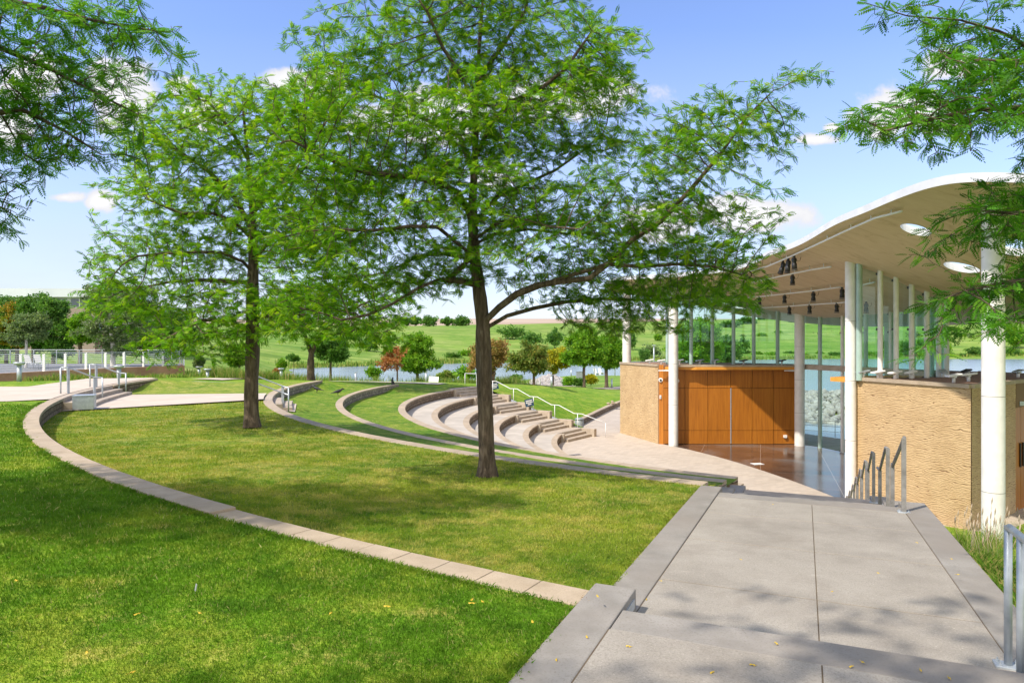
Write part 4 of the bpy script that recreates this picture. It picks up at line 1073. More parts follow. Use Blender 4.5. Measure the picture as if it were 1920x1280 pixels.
def sprays(P, par, acc, rad, rg, per_node, maxacc):
    """origins and directions of leaves along the thin twigs"""
    idx = np.where((acc <= maxacc) & (par >= 0))[0]
    k = rg.poisson(per_node, len(idx)); rep = np.repeat(idx, k); n = len(rep)
    d = P[rep]-P[par[rep]]; d /= np.linalg.norm(d, axis=1)[:,None]+1e-9
    t_ = rg.random(n)[:,None]; o = P[par[rep]]*(1-t_)+P[rep]*t_
    side = np.cross(d, np.array([0,0,1.])); side /= np.linalg.norm(side, axis=1)[:,None]+1e-9
    sg = rg.choice([-1, 1], n)[:,None]
    dd = d*rg.uniform(.1, .9, n)[:,None]+side*sg*rg.uniform(.4, 1, n)[:,None]+np.column_stack([rg.normal(0,.2,n), rg.normal(0,.2,n), rg.normal(.05,.28,n)])
    return o, dd
def tree(name, label, cat, base, seeds, blobs, npads, per, prad, thick, step, infl, kill, r_base, r_tip, leafmat, tmpl, scale, per_node, maxacc, seed,
         group=None, bark='bark', expo=2.35, low=None, tone=None, droop=.25, roll=.5):
    rg = np.random.default_rng(seed); A = pads(rg, blobs, npads, per, prad, thick)
    P, par = grow(seeds, A, step, infl, kill, seed=seed)
    rad, acc = skeleton_mesh(P, par, r_tip, r_base, expo)
    w = thing(name, label, cat, tuple(base), 0, group)
    off_ = np.array(base, float)
    tr = branch_mesh('trunk', P-off_, par, rad, bark, w)
    o, d = sprays(P, par, acc, rad, rg, per_node, maxacc)
    tn = None
    if tone is not None: tn = tone(o, rg)
    foliage('crown', o-off_, d, tmpl, scale, leafmat, w, rg, droop, roll, tone=tn)
    return w, len(P), len(o)

def base_pt(px, py, H=None, Y=None):
    return at(px, py, Y) if Y else gp(px, py, H)
def pixblob(px, py, rx, ry, Y, dep=None):
    c = at(px, py, Y); return (tuple(c), (rx/1280*Y, dep if dep else rx/1280*Y, ry/1280*Y))
def pl(pts): return [tuple(at(*p)) for p in pts]

T = {}
leafA = leaf_template(6, .15, .040, .019)
leafN = leaf_template(7, .145, .033, .0165)
# --- the big tree in the middle
b1 = gp(913, 893, 2.30); y1 = b1.y
seeds1 = [{'pts': [tuple(b1)]+pl([(911,800,y1),(909,700,y1),(905,610,y1),(897,545,y1),(890,480,y1+.1),(886,400,y1+.15),(890,300,y1+.1),(893,210,y1),(897,110,y1-.1),(905,0,y1-.15)])}]
def find_end(seeds, px, py, Y): return tuple(at(px, py, Y))
def limbs(seeds, trunk_pts_step, lst):
    """limbs start at the closest point of what is already laid down"""
    for pts in lst: seeds.append({'limb': pl(pts)})
    return seeds
def grow_tree(seeds, **kw): return None
def lay(seeds, step):
    """turn limb polylines into seeds that hang on the nearest existing node"""
    pos = []; out = []
    def addpl(pts, parent):
        prev = parent
        if parent < 0: pos.append(np.array(pts[0], float)); prev = 0; pts = pts[1:]
        for p in pts:
            a = pos[prev]; b = np.array(p, float); k = max(1, int(np.linalg.norm(b-a)/step))
            for j in range(1, k+1): pos.append(a+(b-a)*j/k)
            prev = len(pos)-1
    for s_ in seeds:
        if 'limb' in s_:
            q = np.array(s_['limb'][0]); d = np.linalg.norm(np.array(pos)-q, axis=1); i = int(d.argmin())
            out.append({'pts': s_['limb'], 'parent': i}); addpl(s_['limb'], i)
        else: out.append({'pts': s_['pts']}); addpl(s_['pts'], -1)
    return out
Y = y1
limbs(seeds1, 0, [
 [(912,600,Y-.05),(935,577,Y-.2),(968,552,Y-.4),(1010,535,Y-.6),(1060,527,Y-.7),(1105,522,Y-.8),(1140,495,Y-.9),(1185,450,Y-1.0),(1240,415,Y-1.1),(1300,350,Y-1.2),(1350,290,Y-1.3),(1400,220,Y-1.4),(1450,170,Y-1.5)],
 [(916,612,Y),(950,592,Y+.2),(1000,578,Y+.5),(1060,566,Y+.8),(1130,560,Y+1.1),(1210,563,Y+1.3),(1290,560,Y+1.5)],
 [(893,535,Y),(865,527,Y-.2),(825,523,Y-.5),(785,540,Y-.8),(735,570,Y-1.0),(690,590,Y-1.2),(640,600,Y-1.4)],
 [(890,488,Y),(862,482,Y+.2),(820,474,Y+.5),(778,484,Y+.8),(725,510,Y+1.1),(670,520,Y+1.4)],
 [(888,480,Y),(850,450,Y-.4),(820,425,Y-.7),(770,424,Y-1.1),(700,432,Y-1.5),(620,430,Y-1.8)],
 [(887,420,Y+.1),(860,360,Y-.2),(815,340,Y-.5),(760,330,Y-.8),(690,325,Y-1.1),(620,300,Y-1.3),(560,270,Y-1.4)],
 [(889,330,Y+.1),(862,255,Y+.3),(820,235,Y+.6),(750,200,Y+.8),(680,170,Y+1.0),(600,130,Y+1.1)],
 [(890,300,Y+.1),(920,230,Y-.3),(960,190,Y-.6),(1010,170,Y-.9),(1060,130,Y-1.1),(1110,60,Y-1.2)],
 [(889,420,Y+.1),(930,370,Y+.4),(985,345,Y+.8),(1040,320,Y+1.0),(1090,285,Y+1.2),(1130,250,Y+1.3)],
 [(888,450,Y+.1),(930,420,Y-.5),(975,410,Y-1.0),(1030,425,Y-1.4),(1090,430,Y-1.7)],
 [(886,460,Y),(925,440,Y+.4),(990,430,Y+.9),(1080,440,Y+1.3),(1170,460,Y+1.5),(1250,480,Y+1.6)],
 [(1140,495,Y-.9),(1200,500,Y-.9),(1270,495,Y-1.0),(1340,500,Y-1.1),(1390,515,Y-1.2)],
 [(892,220,Y),(870,150,Y-.5),(830,90,Y-.8),(800,20,Y-1.0)],
 [(895,150,Y),(940,90,Y+.3),(985,20,Y+.5),(1000,-60,Y+.6)]])
bl1 = [pixblob(*a) for a in [(700,110,140,80,Y,1.5),(870,60,170,110,Y,1.8),(1060,100,120,80,Y,1.3),(1370,230,110,70,Y-1.4,.8),(1240,300,140,70,Y-1,1.2),(1080,230,140,80,Y,1.6),
  (850,260,190,90,Y,2.2),(660,230,150,70,Y-.8,1.5),(560,250,50,40,Y-1.2,.6),(620,330,120,60,Y-1,1.4),(640,440,130,60,Y-1,1.6),(800,400,150,70,Y,2.4),(1000,370,150,60,Y,2.2),(1180,400,160,55,Y-.4,1.6),
  (1330,470,80,40,Y-1,.8),(1300,540,110,28,Y+1,.8),(1130,530,130,35,Y+.5,1.4),(1010,470,130,40,Y-.5,1.8),(820,500,120,40,Y,1.6),(700,540,110,38,Y-.4,1.5),(640,610,70,22,Y-1,.9),
  (860,-80,190,90,Y,1.6),(1010,-60,120,70,Y,1.1),(1460,150,50,45,Y-1.5,.4),(1480,290,50,10,Y-1.4,.3),(1130,610,60,18,Y+.9,.7),(1200,600,60,22,Y+1,.6),(560,480,60,50,Y-1.6,.8),(540,380,55,50,Y-1.4,.9),(570,560,70,40,Y-1.2,1.0),(620,170,70,60,Y-.6,1.0),(720,300,120,60,Y,2.2),(950,230,120,70,Y,2.2),(1280,475,110,50,Y-.6,1.3),(1250,555,120,42,Y+.4,1.3),(1370,520,60,34,Y-.4,.7),(1180,470,110,50,Y,1.6),(1320,400,90,48,Y-1,1.0),(1150,120,80,60,Y-.8,.9),(1340,560,70,24,Y+1.2,.7)]]
_t = lambda o, rg: rg.beta(1.5, 2.0, len(o))+np.clip((o[:,2]-CAMZ-1.5)*.012, -.05, .08)
w, a_, b_ = tree('honeylocust_tree', 'large feathery tree in the middle, dark trunk standing before the seat tiers', 'tree', b1, lay(seeds1, .13), bl1, 760, 34, .55, .06, .12, 1.1, .13,
     .128, .0032, 'locust', leafA, .80, 4.1, 9, 11, droop=.12, roll=.6, group='feathery trees on the lawns', tone=_t)
# --- the tree on the left lawn
b2 = gp(472, 800, 2.32); Y = b2.y
sd = [{'pts': [tuple(b2)]+pl([(472,740,Y),(473,660,Y),(473,600,Y),(474,540,Y),(476,480,Y),(472,410,Y),(470,340,Y),(462,270,Y),(455,200,Y)])}]
limbs(sd, 0, [[(474,510,Y),(455,490,Y-.5),(420,475,Y-.9),(370,472,Y-1.2),(310,475,Y-1.4),(260,480,Y-1.5)], [(474,530,Y),(430,528,Y+.4),(380,525,Y+.8),(320,528,Y+1.1),(260,540,Y+1.3)],
 [(474,450,Y),(440,415,Y-.4),(400,400,Y-.9),(340,400,Y-1.2),(280,375,Y-1.4)], [(472,430,Y),(440,370,Y+.3),(390,320,Y+.5),(330,280,Y+.6)],
 [(476,500,Y),(490,470,Y-.4),(520,440,Y-.8),(560,430,Y-1.1),(620,440,Y-1.3)], [(472,400,Y),(510,360,Y+.4),(550,310,Y+.8),(590,260,Y+1)], [(473,620,Y),(430,600,Y-.6),(380,600,Y-1.1),(320,630,Y-1.5)],
 [(473,600,Y),(520,590,Y-.6),(570,590,Y-1)], [(465,300,Y),(430,240,Y-.3),(390,190,Y-.5)]])
bl = [pixblob(*a) for a in [(390,190,70,40,Y,1.2),(500,230,120,65,Y,1.8),(300,260,80,50,Y,1.6),(420,175,80,28,Y,1.3),(570,200,80,40,Y,1.4),(590,250,80,55,Y+.5,1.6),(210,480,45,30,Y,.9),(380,290,140,60,Y,2.2),(540,320,130,70,Y+.5,2.0),(290,370,90,45,Y,1.7),(450,390,170,60,Y,2.6),(270,450,70,45,Y-.6,1.3),(240,520,70,45,Y,1.3),
 (380,480,140,50,Y,2.2),(560,440,110,60,Y,2.2),(330,560,90,45,Y,1.6),(470,560,120,50,Y-1,1.7),(320,640,55,35,Y-1,.9),(400,620,90,40,Y-1,1.5),(550,560,70,50,Y-.6,1.4),(220,560,50,35,Y,.9)]]
tree('honeylocust_tree', 'feathery tree on the left lawn, its slim trunk left of the double handrail', 'tree', b2, lay(sd, .2), bl, 620, 26, .75, .09, .18, 1.6, .2, .175, .005, 'locust',
     leaf_template(6, .17, .055, .024), .9, 3.9, 8, 12, droop=.12, group='feathery trees on the lawns', tone=lambda o, rg: rg.beta(2.5, 2.4, len(o))+np.clip((o[:,2]-CAMZ-1)*.02, -.08, .10))
# --- forked tree further back
b3 = at(583, 714, 46); Y = 46
sd = [{'pts': [tuple(b3)]+pl([(583,690,Y),(583,662,Y),(576,640,Y),(565,610,Y),(560,570,Y),(565,530,Y)])}]
limbs(sd, 0, [[(584,662,Y),(594,640,Y),(612,615,Y),(640,590,Y-1),(680,570,Y-1.5)], [(570,625,Y),(540,600,Y-1),(515,590,Y-2)], [(600,632,Y),(660,620,Y-1),(700,625,Y-2)]])
bl = [pixblob(*a) for a in [(560,560,60,60,Y,2.5),(620,560,80,50,Y,2.8),(690,580,60,45,Y-1,2),(530,600,50,30,Y-1.5,1.6),(600,615,80,25,Y-1,2.2),(700,630,50,25,Y-1.5,1.5),(640,520,80,50,Y,2.4),(730,560,40,40,Y,1.5)]]
tree('honeylocust_tree', 'forked feathery tree behind the short grey block wall', 'tree', b3, lay(sd, .45), bl, 260, 18, 1.2, .15, .4, 3.5, .45, .23, .01, 'locust',
     leaf_template(4, .34, .15, .07), 1.0, 4.0, 8, 13, group='feathery trees on the lawns')

# --- trees whose trunks stand outside the frame, branches hanging into it
def over_tree(label, base, trunk, lims, blobs, npads, seed, mat, scale=1.0, per=30, pn=3.0, prad=.42, step=.085, extra=()):
    sd = [{'pts': [tuple(base)]+trunk}]; limbs(sd, 0, lims)
    return tree('honeylocust_tree', label, 'tree', base, lay(sd, step), blobs+list(extra), npads, per, prad, .05, step, 1.0, .10, .17, .0028, mat, leafN, scale, pn, 8, seed, group='feathery trees on the lawns')
bx, by = -7.2, 5.2; zb = CAMZ-float(HG(bx, by)[0])-.03
over_tree('dark branches hanging into the top left corner of the picture', Vector((bx, by, zb)), [(bx+.05,by,zb+1.5),(bx+.1,by+.05,zb+3),(bx,by,zb+4.5),(bx,by,zb+6.5),(bx,by+.1,zb+8.5)],
  [[(-330,180,6.0),(-150,130,6.4),(0,90,6.7),(95,130,6.9),(190,180,7.0),(260,215,7.1)], [(-330,300,6.2),(-100,230,6.6),(40,205,6.8),(120,245,6.9),(190,290,7.0)], [(-330,40,6.0),(-100,-20,6.3),(60,10,6.5),(180,40,6.6),(300,60,6.7)],
   [(-320,420,6.3),(-150,380,6.6),(-30,370,6.8),(20,400,6.8)], [(-300,-60,6.0),(0,-100,6.5),(150,-60,6.8),(250,-20,6.9)]],
  [pixblob(*a) for a in [(60,40,130,70,6.6,1.1),(190,60,90,70,6.8,.9),(290,40,55,45,6.9,.5),(60,150,100,55,6.8,.9),(170,190,80,45,7,.7),(235,265,40,30,7.1,.35),(130,270,85,30,7,.6),(40,280,60,40,6.9,.6),(0,420,28,34,6.8,.4),(-100,160,150,140,6.6,1.4),
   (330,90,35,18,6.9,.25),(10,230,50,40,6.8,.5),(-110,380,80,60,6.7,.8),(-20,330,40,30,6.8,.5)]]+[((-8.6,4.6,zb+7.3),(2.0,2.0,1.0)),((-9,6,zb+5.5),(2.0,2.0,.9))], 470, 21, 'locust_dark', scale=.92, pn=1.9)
bx, by = 8.6, 6.6; zb = CAMZ-float(HG(bx, by)[0])-.03
over_tree('leafy branches hanging into the right edge in front of the roof and column', Vector((bx, by, zb)), [(bx,by,zb+1.5),(bx-.1,by,zb+3),(bx-.1,by,zb+4.5),(bx,by,zb+6.5),(bx,by,zb+8)],
  [[(2500,180,6.4),(2150,140,6.1),(1960,110,5.9),(1900,72,5.9),(1870,58,5.9),(1800,38,5.8),(1700,30,5.7),(1620,5,5.7)], [(2500,240,6.5),(2100,220,6.1),(1950,200,5.9),(1830,205,5.7),(1740,225,5.6),(1660,245,5.6),(1600,215,5.6)], [(2100,160,6.1),(1950,120,5.8),(1820,110,5.7),(1760,95,5.6)],
   [(2500,420,6.6),(2150,400,6.3),(1990,400,6.1),(1900,400,6),(1840,395,5.9)], [(2500,540,6.7),(2200,540,6.4),(2000,515,6.1),(1880,530,6.0),(1810,545,5.9),(1770,560,5.9)], [(2400,0,6.3),(2050,-40,5.9),(1900,-10,5.8),(1850,40,5.7)]],
  [pixblob(*a) for a in [(1850,10,100,30,5.8,.7),(1750,20,80,22,5.7,.4),(1680,30,50,14,5.7,.25),(1900,60,60,35,5.9,.5),(1840,160,100,32,5.7,.8),(1740,180,80,26,5.7,.5),(1660,215,60,28,5.6,.4),(1780,230,90,16,5.6,.4),(1890,215,60,30,5.8,.6),
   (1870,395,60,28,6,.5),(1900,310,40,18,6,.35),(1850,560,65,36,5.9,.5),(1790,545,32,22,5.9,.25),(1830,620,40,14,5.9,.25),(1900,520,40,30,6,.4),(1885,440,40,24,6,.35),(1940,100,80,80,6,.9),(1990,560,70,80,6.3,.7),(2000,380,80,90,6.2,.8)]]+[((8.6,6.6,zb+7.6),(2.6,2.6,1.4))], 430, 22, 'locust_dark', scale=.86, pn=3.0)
# a tree just behind the camera: its crown throws the dappled shade in the foreground
bx, by = -5.4, -3.2; zb = CAMZ-float(HG(bx, by)[0])-.03
sd = [{'pts': [(bx,by,zb),(bx,by,zb+2),(bx+.1,by,zb+4),(bx,by+.1,zb+6),(bx,by,zb+8.5)]}]
for a in range(9): t_ = a*2.4; sd.append({'limb': [(bx,by,zb+2.6+a*.5),(bx+1.5*math.cos(t_),by+1.5*math.sin(t_),zb+3.2+a*.55),(bx+3.6*math.cos(t_),by+3.6*math.sin(t_),zb+3.9+a*.5)]})
sd.append({'limb': [(bx,by,zb+3.6),(bx+2,by+1.4,zb+4.9),(bx+4,by+3.4,zb+5.5),(bx+5.8,by+5,zb+5.6)]})
tree('honeylocust_tree', 'tree behind the camera that dapples the near lawn with shade', 'tree', (bx,by,zb), lay(sd, .2), [((bx,by,zb+5.4),(4.6,4.2,1.7)),((bx+.5,by,zb+7.6),(2.8,2.8,1.1)),((bx+3,by+1.5,zb+5.4),(2.6,2.2,.7)),((bx+5.0,by+4.6,zb+5.6),(2.4,1.8,.5)),((bx+4.6,by+2.0,zb+5.2),(2.0,2.0,.5))], 105, 22, .8, .09, .18, 1.6, .2, .17, .005, 'locust',
     leaf_template(6, .19, .06, .024), 1.0, 2.6, 8, 31, group='feathery trees on the lawns')

# --- smaller trees in the distance
def simple_tree(label, cat, px, ybase, Y, crown, mat, kind='clump', trunk_r=.09, seed=0, n=90, name='tree', bark='bark', lean=0, leafs=None, sparse=1.0, tone=None, group=None, fork=None, H=None):
    """crown = list of (px, py, rx, ry) ellipses in the photograph at distance Y"""
    x = (px-960)/1280*Y; z0 = CAMZ-float(HG(x, Y)[0])-.05 if H is None else Z(H)
    base = Vector((x, Y, z0)); ys = min(c[1] for c in crown); yc = sum(c[1] for c in crown)/len(crown); top = at(px, ys, Y); mid = at(px+lean, yc, Y)
    bls = [((lambda c: (tuple(at(c[0], c[1], Y)), (c[2]/1280*Y, min(c[2], c[3]*1.3)/1280*Y, c[3]/1280*Y)))(c)) for c in crown]
    size = max(b[1][0] for b in bls); st_ = max(.12, size/9)
    sd = [{'pts': [tuple(base), (x+(mid.x-x)*.4, Y, z0+(mid.z-z0)*.55), tuple(mid), (mid.x, Y, lerp(mid.z, top.z, .7))]}]
    ls = leafs or max(.09, Y/1280*1.875*1.7)
    tm = clump_template(9, ls*1.5, ls)
    return tree(name, label, cat, base, lay(sd, st_), bls, n, 9, size*.35, size*.06, st_, size*1.2, st_*.9, trunk_r, trunk_r*.06, mat, tm, 1.0, 2.6*sparse, 6, seed+100, group=group, bark=bark, tone=tone, roll=1.5, droop=.4)
GT = 'small trees along the lake path'; GL_ = 'trees behind the patio fence'
simple_tree('small sparse tree with rusty red leaves beside the lake path', 'tree', 745, 717, 72, [(738,670,22,18),(755,655,16,12),(722,680,12,9)], 'rusty', trunk_r=.08, seed=1, n=22, sparse=.42, group=GT)
simple_tree('round bright green maple right of the small red tree', 'tree', 783, 708, 76, [(783,650,30,22),(775,675,34,18),(795,680,24,16),(785,632,16,10)], 'maple', trunk_r=.16, seed=2, group=GT)
simple_tree('tree with olive and red leaves half hidden behind the big middle trunk', 'tree', 925, 718, 72, [(915,665,34,22),(930,648,22,14),(905,680,24,14)], 'autumn2', trunk_r=.13, seed=3, group=GT, tone=lambda o, rg: rg.beta(2, 2, len(o)))
simple_tree('olive green tree with drooping crown left of the yellow tree', 'tree', 1001, 722, 68, [(990,662,32,18),(975,680,22,14),(1005,680,26,16)], 'olive', trunk_r=.13, seed=4, group=GT)
simple_tree('small yellow tree beside the pile of pale rocks', 'tree', 1037, 717, 86, [(1040,665,24,16),(1030,680,20,12),(1055,672,12,12)], 'yellow', trunk_r=.12, seed=5, group=GT)
simple_tree('tall bright green maple left of the stone wing', 'tree', 1095, 716, 82, [(1095,635,26,24),(1085,665,32,20),(1105,660,26,22)], 'maple', trunk_r=.17, seed=6, n=110, group=GT)
simple_tree('bright green maple touching the left end of the pavilion', 'tree', 1137, 715, 88, [(1138,650,26,26),(1145,672,26,16)], 'maple', trunk_r=.22, seed=7, n=110, group=GT)
simple_tree('small dark green tree on a thin trunk beyond the forked tree', 'tree', 620, 712, 62, [(620,650,26,20),(605,665,20,10),(635,662,18,12)], 'deep', trunk_r=.10, seed=8, group=GT)
simple_tree('small round tree left of the left lawn tree trunk', 'tree', 449, 700, 60, [(449,660,24,16),(440,672,18,10)], 'maple', trunk_r=.09, seed=9, group=GT)
simple_tree('leafy sapling in the reeds at the lake edge', 'sapling', 700, 712, 78, [(700,697,12,8)], 'maple', trunk_r=.04, seed=10, n=20, group=GT)
simple_tree('birch with a white leaning trunk behind the patio fence', 'tree', 213, 700, 50, [(215,560,50,30),(190,610,42,26),(240,600,45,30),(215,640,40,16),(265,560,36,26),(210,520,30,16)], 'greygreen', trunk_r=.17, seed=11, n=150, bark='bark_pale', lean=-6, group=GL_)
simple_tree('dark green tree right of the birch, behind the fence', 'tree', 268, 690, 58, [(268,625,36,24),(255,650,30,14),(290,640,26,16)], 'deep', trunk_r=.14, seed=12, group=GL_)
simple_tree('small grey green tree with reddish top on a white trunk at far left', 'tree', 49, 700, 47, [(50,612,34,24),(35,628,26,14),(66,600,20,14)], 'greygreen', trunk_r=.08, seed=13, bark='bark_pale', group=GL_)
for i, (px, c, m_, lb) in enumerate([(12, [(8,610,34,30),(15,570,26,20),(0,640,30,20)], 'deep', 'dark green tree cut by the left edge of the picture'), (32, [(35,590,26,30),(25,620,30,26)], 'autumn', 'tree with a patch of orange and yellow leaves at far left'),
     (62, [(62,575,24,26),(66,620,34,30)], 'deep', 'dark green tree in front of the pale building, left of its window'), (100, [(102,580,22,26),(104,625,32,30),(118,650,22,16)], 'deep', 'dark tree just left of the grassy gap below the building'),
     (150, [(150,600,18,14),(158,625,24,14)], 'maple', 'light green young tree under the end of the pale building'), (310, [(310,610,60,40),(330,640,40,24)], 'deep', 'dense green tree behind the right end of the patio fence')]):
    simple_tree(lb, 'tree', px, 690, 74-2*i, c, m_, trunk_r=.18, seed=20+i, n=130, group=GL_)
simple_tree('tall green tree seen through the glass above the wooden wall', 'tree', 1305, 700, 95, [(1305,620,36,34),(1290,655,40,26),(1330,640,28,34)], 'maple', trunk_r=.25, seed=31, n=130, group='trees seen through the glass')
simple_tree('dark round tree at the far shore seen through the glass', 'tree', 1345, 690, 150, [(1350,655,26,26),(1368,650,16,22)], 'deep', trunk_r=.3, seed=32, n=90, group='trees seen through the glass')
# bushes
def bush(label, px, py, Y, rx, ry, mat, seed, group=None, n=60, cat='bush', leafs=None, H=None):
    x = (px-960)/1280*Y; rg = np.random.default_rng(seed); z0 = CAMZ-float(HG(x, Y)[0]) if H is None else Z(H)
    if Y > 200:
        g_ = 640+(CAMZ-z0)/Y*1280; tall = min(g_-(py-ry), 2.7*ry); py = g_-tall*.52; ry = tall/2
    c = at(px, py, Y); R_ = np.array((rx, min(rx, ry*1.4), ry))/1280*Y; k = int(n*12)
    v = rg.normal(0, 1, (k, 3)); v /= np.linalg.norm(v, axis=1)[:,None]; rr = rg.random(k)**.4
    lump = .75+.35*np.sin(v[:,0]*5+seed)*np.cos(v[:,2]*4+seed*2)
    o = v*(rr*lump)[:,None]*R_; o[:,2] += c.z-z0; o = o[o[:,2] > -.1]; ls = leafs or max(.10, Y/1280*1.875*1.6)
    w = thing('bush', label, cat, (c.x, Y, z0), 0, group)
    foliage('leaves', o, v[:len(o)], clump_template(7, ls*1.4, ls, seed), 1.0, mat, w, rg, 0, 1.5)
    m = MB(); m.tube([(0,0,-.3),(0,0,max(.3, (c.z-z0)*.9))], [.05*Y/80, .02*Y/80], 6); m.build('stem', MT['bark'], w)
GB = 'bushes along the near shore'
for i, a in enumerate([('round green bush behind the handrail top at the lake edge', 875, 700, 84, 26, 16, 'maple'), ('dark green bush at the right end of the reeds', 968, 708, 84, 15, 9, 'deep'), ('wide bush in the reeds left of the middle trunk', 838, 704, 86, 24, 10, 'reed'),
     ('low green bush beside the rocks', 1064, 716, 92, 10, 5, 'maple'), ('bright yellow green bush under the tall maple', 1108, 710, 96, 12, 6, 'yellow'), ('low bush between the rocks and the maple', 1085, 716, 94, 14, 4, 'deep'), ('dark bush on the left meadow beyond the path', 550, 671, 84, 14, 7, 'deep'),
     ('small reddish plant by the lake edge', 519, 697, 60, 6, 5, 'rusty'), ('young yellow green plant by the path behind the handrail', 528, 684, 62, 10, 12, 'maple'), ('pale young tree in the meadow right of the fence', 373, 678, 62, 9, 12, 'greygreen')]):
    bush(*a, seed=50+i, group=GB, n=40)
GF = 'far trees and shrubs on the hillside'
far = [(750,604,430,22,8,'deep','leftmost clump of the far tree row on the hill crest'),(778,601,435,18,9,'deep','second clump of the far tree row on the hill crest'),(806,602,430,16,8,'deep','middle clump of the far tree row above the maple'),(838,602,440,16,8,'deep','clump of the far tree row left of the middle trunk'),(866,602,440,20,9,'deep','far clump touching the middle trunk on its left'),
       (880,664,255,26,7,'maple','low wide bush on the far shore left of the middle trunk'),(850,668,245,20,6,'deep','dark low bush on the far shore above the water'),(960,612,330,34,9,'deep','far dark trees right of the middle trunk'),(1000,618,300,30,10,'deep','far dark tree group above the olive tree'),(1040,622,290,22,14,'deep','tallest far dark tree group above the yellow tree'),(1075,625,300,16,9,'deep','small far tree left of the tall maple'),
       (1185,625,300,9,12,'deep','small far tree beside the column above the stone wing'),(1222,632,270,20,8,'greygreen','grey green far shrub between the two left columns'),(1208,645,250,12,9,'deep','dark far shrub just above the stone wing roof'),(1395,650,300,12,18,'deep','dark far tree left of the middle glass fin'),(1370,612,420,26,9,'deep','far dark trees under the roof edge'),(1400,606,440,22,10,'deep','far round trees right of the roof edge'),(1428,592,470,8,7,'deep','single small tree on the far hill crest'),
       (1486,602,445,10,8,'deep','dark far bush left of the rear column'),(1530,602,445,20,7,'deep','far hedge right of the rear column'),(1568,602,440,16,7,'deep','far hedge seen beside the slender column'),(1620,600,430,22,12,'deep','far trees seen through the first glass panes'),(1665,640,310,16,16,'deep','dark far tree seen between the slender columns'),(1700,650,305,18,14,'deep','bushy far tree behind the third slender column'),(1745,645,300,16,18,'deep','far tree left of the hanging branches'),
       (1770,655,298,14,12,'maple','green far bush behind the last glass pane'),(1830,662,300,22,12,'deep','dark far bush left of the right column'),(1895,664,300,20,10,'deep','dark far bush right of the right column'),(1905,625,330,30,12,'maple','green far bushes at the right edge'),(690,640,250,20,10,'deep','dark far tree at the lake bend behind the hanging branches'),(660,625,300,30,12,'deep','far trees behind the forked tree')]
for i, (px, py, Y, rx, ry, m_, lb) in enumerate(far): bush(lb, px, py, Y, rx, ry, m_, 80+i, GF, n=26, cat='tree' if ry > 7.5 else 'bush', leafs=Y/1280*1.875*1.5)

for i in range(26):
    px = 1190+i*29+random.uniform(-9, 9); Y = 300+random.uniform(-6, 4); bush('rounded green bush in the row along the far shore of the lake', px, 667, Y, random.uniform(8, 17), random.uniform(3, 6.5), random.choice(['deep','maple','deep']), 300+i, 'bushes along the far shore', n=18, leafs=Y/1280*1.875*1.3)
for i in range(16):
    px = 1190+i*46+random.uniform(-18, 18); Y = 360+random.uniform(-25, 60); bush('scattered shrub on the green hillside beyond the lake', px, 640-random.uniform(0, 14), Y, random.uniform(6, 15), random.uniform(2.5, 5), random.choice(['deep','greygreen','maple']), 340+i, 'scattered shrubs on the far hillside', n=14, leafs=Y/1280*1.875*1.3)
# ------------------------------------------------------------------ blades: lawn, reeds, tall grass
def blades(name, pts, z, h, wd, mat, lean=.45, two=False, kind='stuff', curve=0, label=None, parent=None):
    n = len(pts); a = rng.uniform(0, 2*math.pi, n); hh = h*rng.uniform(.45, 1.15, n); ww = wd*rng.uniform(.7, 1.2, n)
    la = rng.uniform(0, 2*math.pi, n); lm = hh*np.abs(rng.normal(0, lean, n))
    b = np.column_stack([pts, z]); dx = np.column_stack([np.cos(a)*ww/2, np.sin(a)*ww/2, np.zeros(n)])
    lv = np.column_stack([np.cos(la)*lm, np.sin(la)*lm, np.zeros(n)])
    vr = np.repeat(rng.random(n), 4 if not two else 6)
    up = np.column_stack([np.zeros(n), np.zeros(n), hh])
    if not two:
        V = np.stack([b-dx, b+dx, b+lv*.4+up*.6+dx*.6, b+lv+up*.95], 1); F = np.array([[0,1,2,3]]); k = 4
    else:
        V = np.stack([b-dx, b+dx, b+lv*.3+up*.55+dx*.8, b+lv*.3+up*.55-dx*.8, b+lv*1.1+up*.93+dx*.15, b+lv*1.1+up*.93-dx*.15], 1); F = np.array([[0,1,2,3],[3,2,4,5]]); k = 6
    F = (F[None]+(np.arange(n)*k)[:,None,None]).reshape(-1, 4)
    o = np_mesh(name, V.reshape(-1,3), F, MT[mat], parent, attr=vr)
    if parent is None: tag(o, kind=kind)
    return o
def scatter(n0, rmin, rmax, x0, x1, fn):
    """points whose density falls with the square of the distance from the walkway landing side"""
    out = []
    r = rmin*np.exp(rng.random(n0)*math.log(rmax/rmin)); a = rng.uniform(-.72, .30, n0)
    P = np.column_stack([r*np.sin(a), r*np.cos(a)]); return P[fn(P)]
upper = lambda P: ~inpoly(P, AP) & (np.hypot(P[:,0]-CX, P[:,1]-CY) > 38.87) & (((P-OW)@NN) < -KW+.01)
P = scatter(620000, 2.7, 26, 0, 0, upper); d = np.hypot(P[:,0], P[:,1])
P = P[~((P[:,1] > 20.8) & (P[:,1] < 28.6) & (P[:,0] < -14))]; d = np.hypot(P[:,0], P[:,1])
blades('grass', P, hg_z(P[:,0], P[:,1])-.004, rng.choice([.7,1,1.35], len(P))*.032*np.clip(d/6, .8, 1.3), .0040*np.maximum(1, d/3.8), 'blade_lush')
polyBs = arc(38.60, kerb_theta(38.6), 185.5, .5)+arc(32.2, 175.5, kerb_theta(32.2), .5)
inB = lambda P: inpoly(P, polyBs) & (((P-OW)@NN) < -KW+.01) & ~inpoly(P, bandp)
P = scatter(520000, 5.2, 30, 0, 0, inB); d = np.hypot(P[:,0], P[:,1])
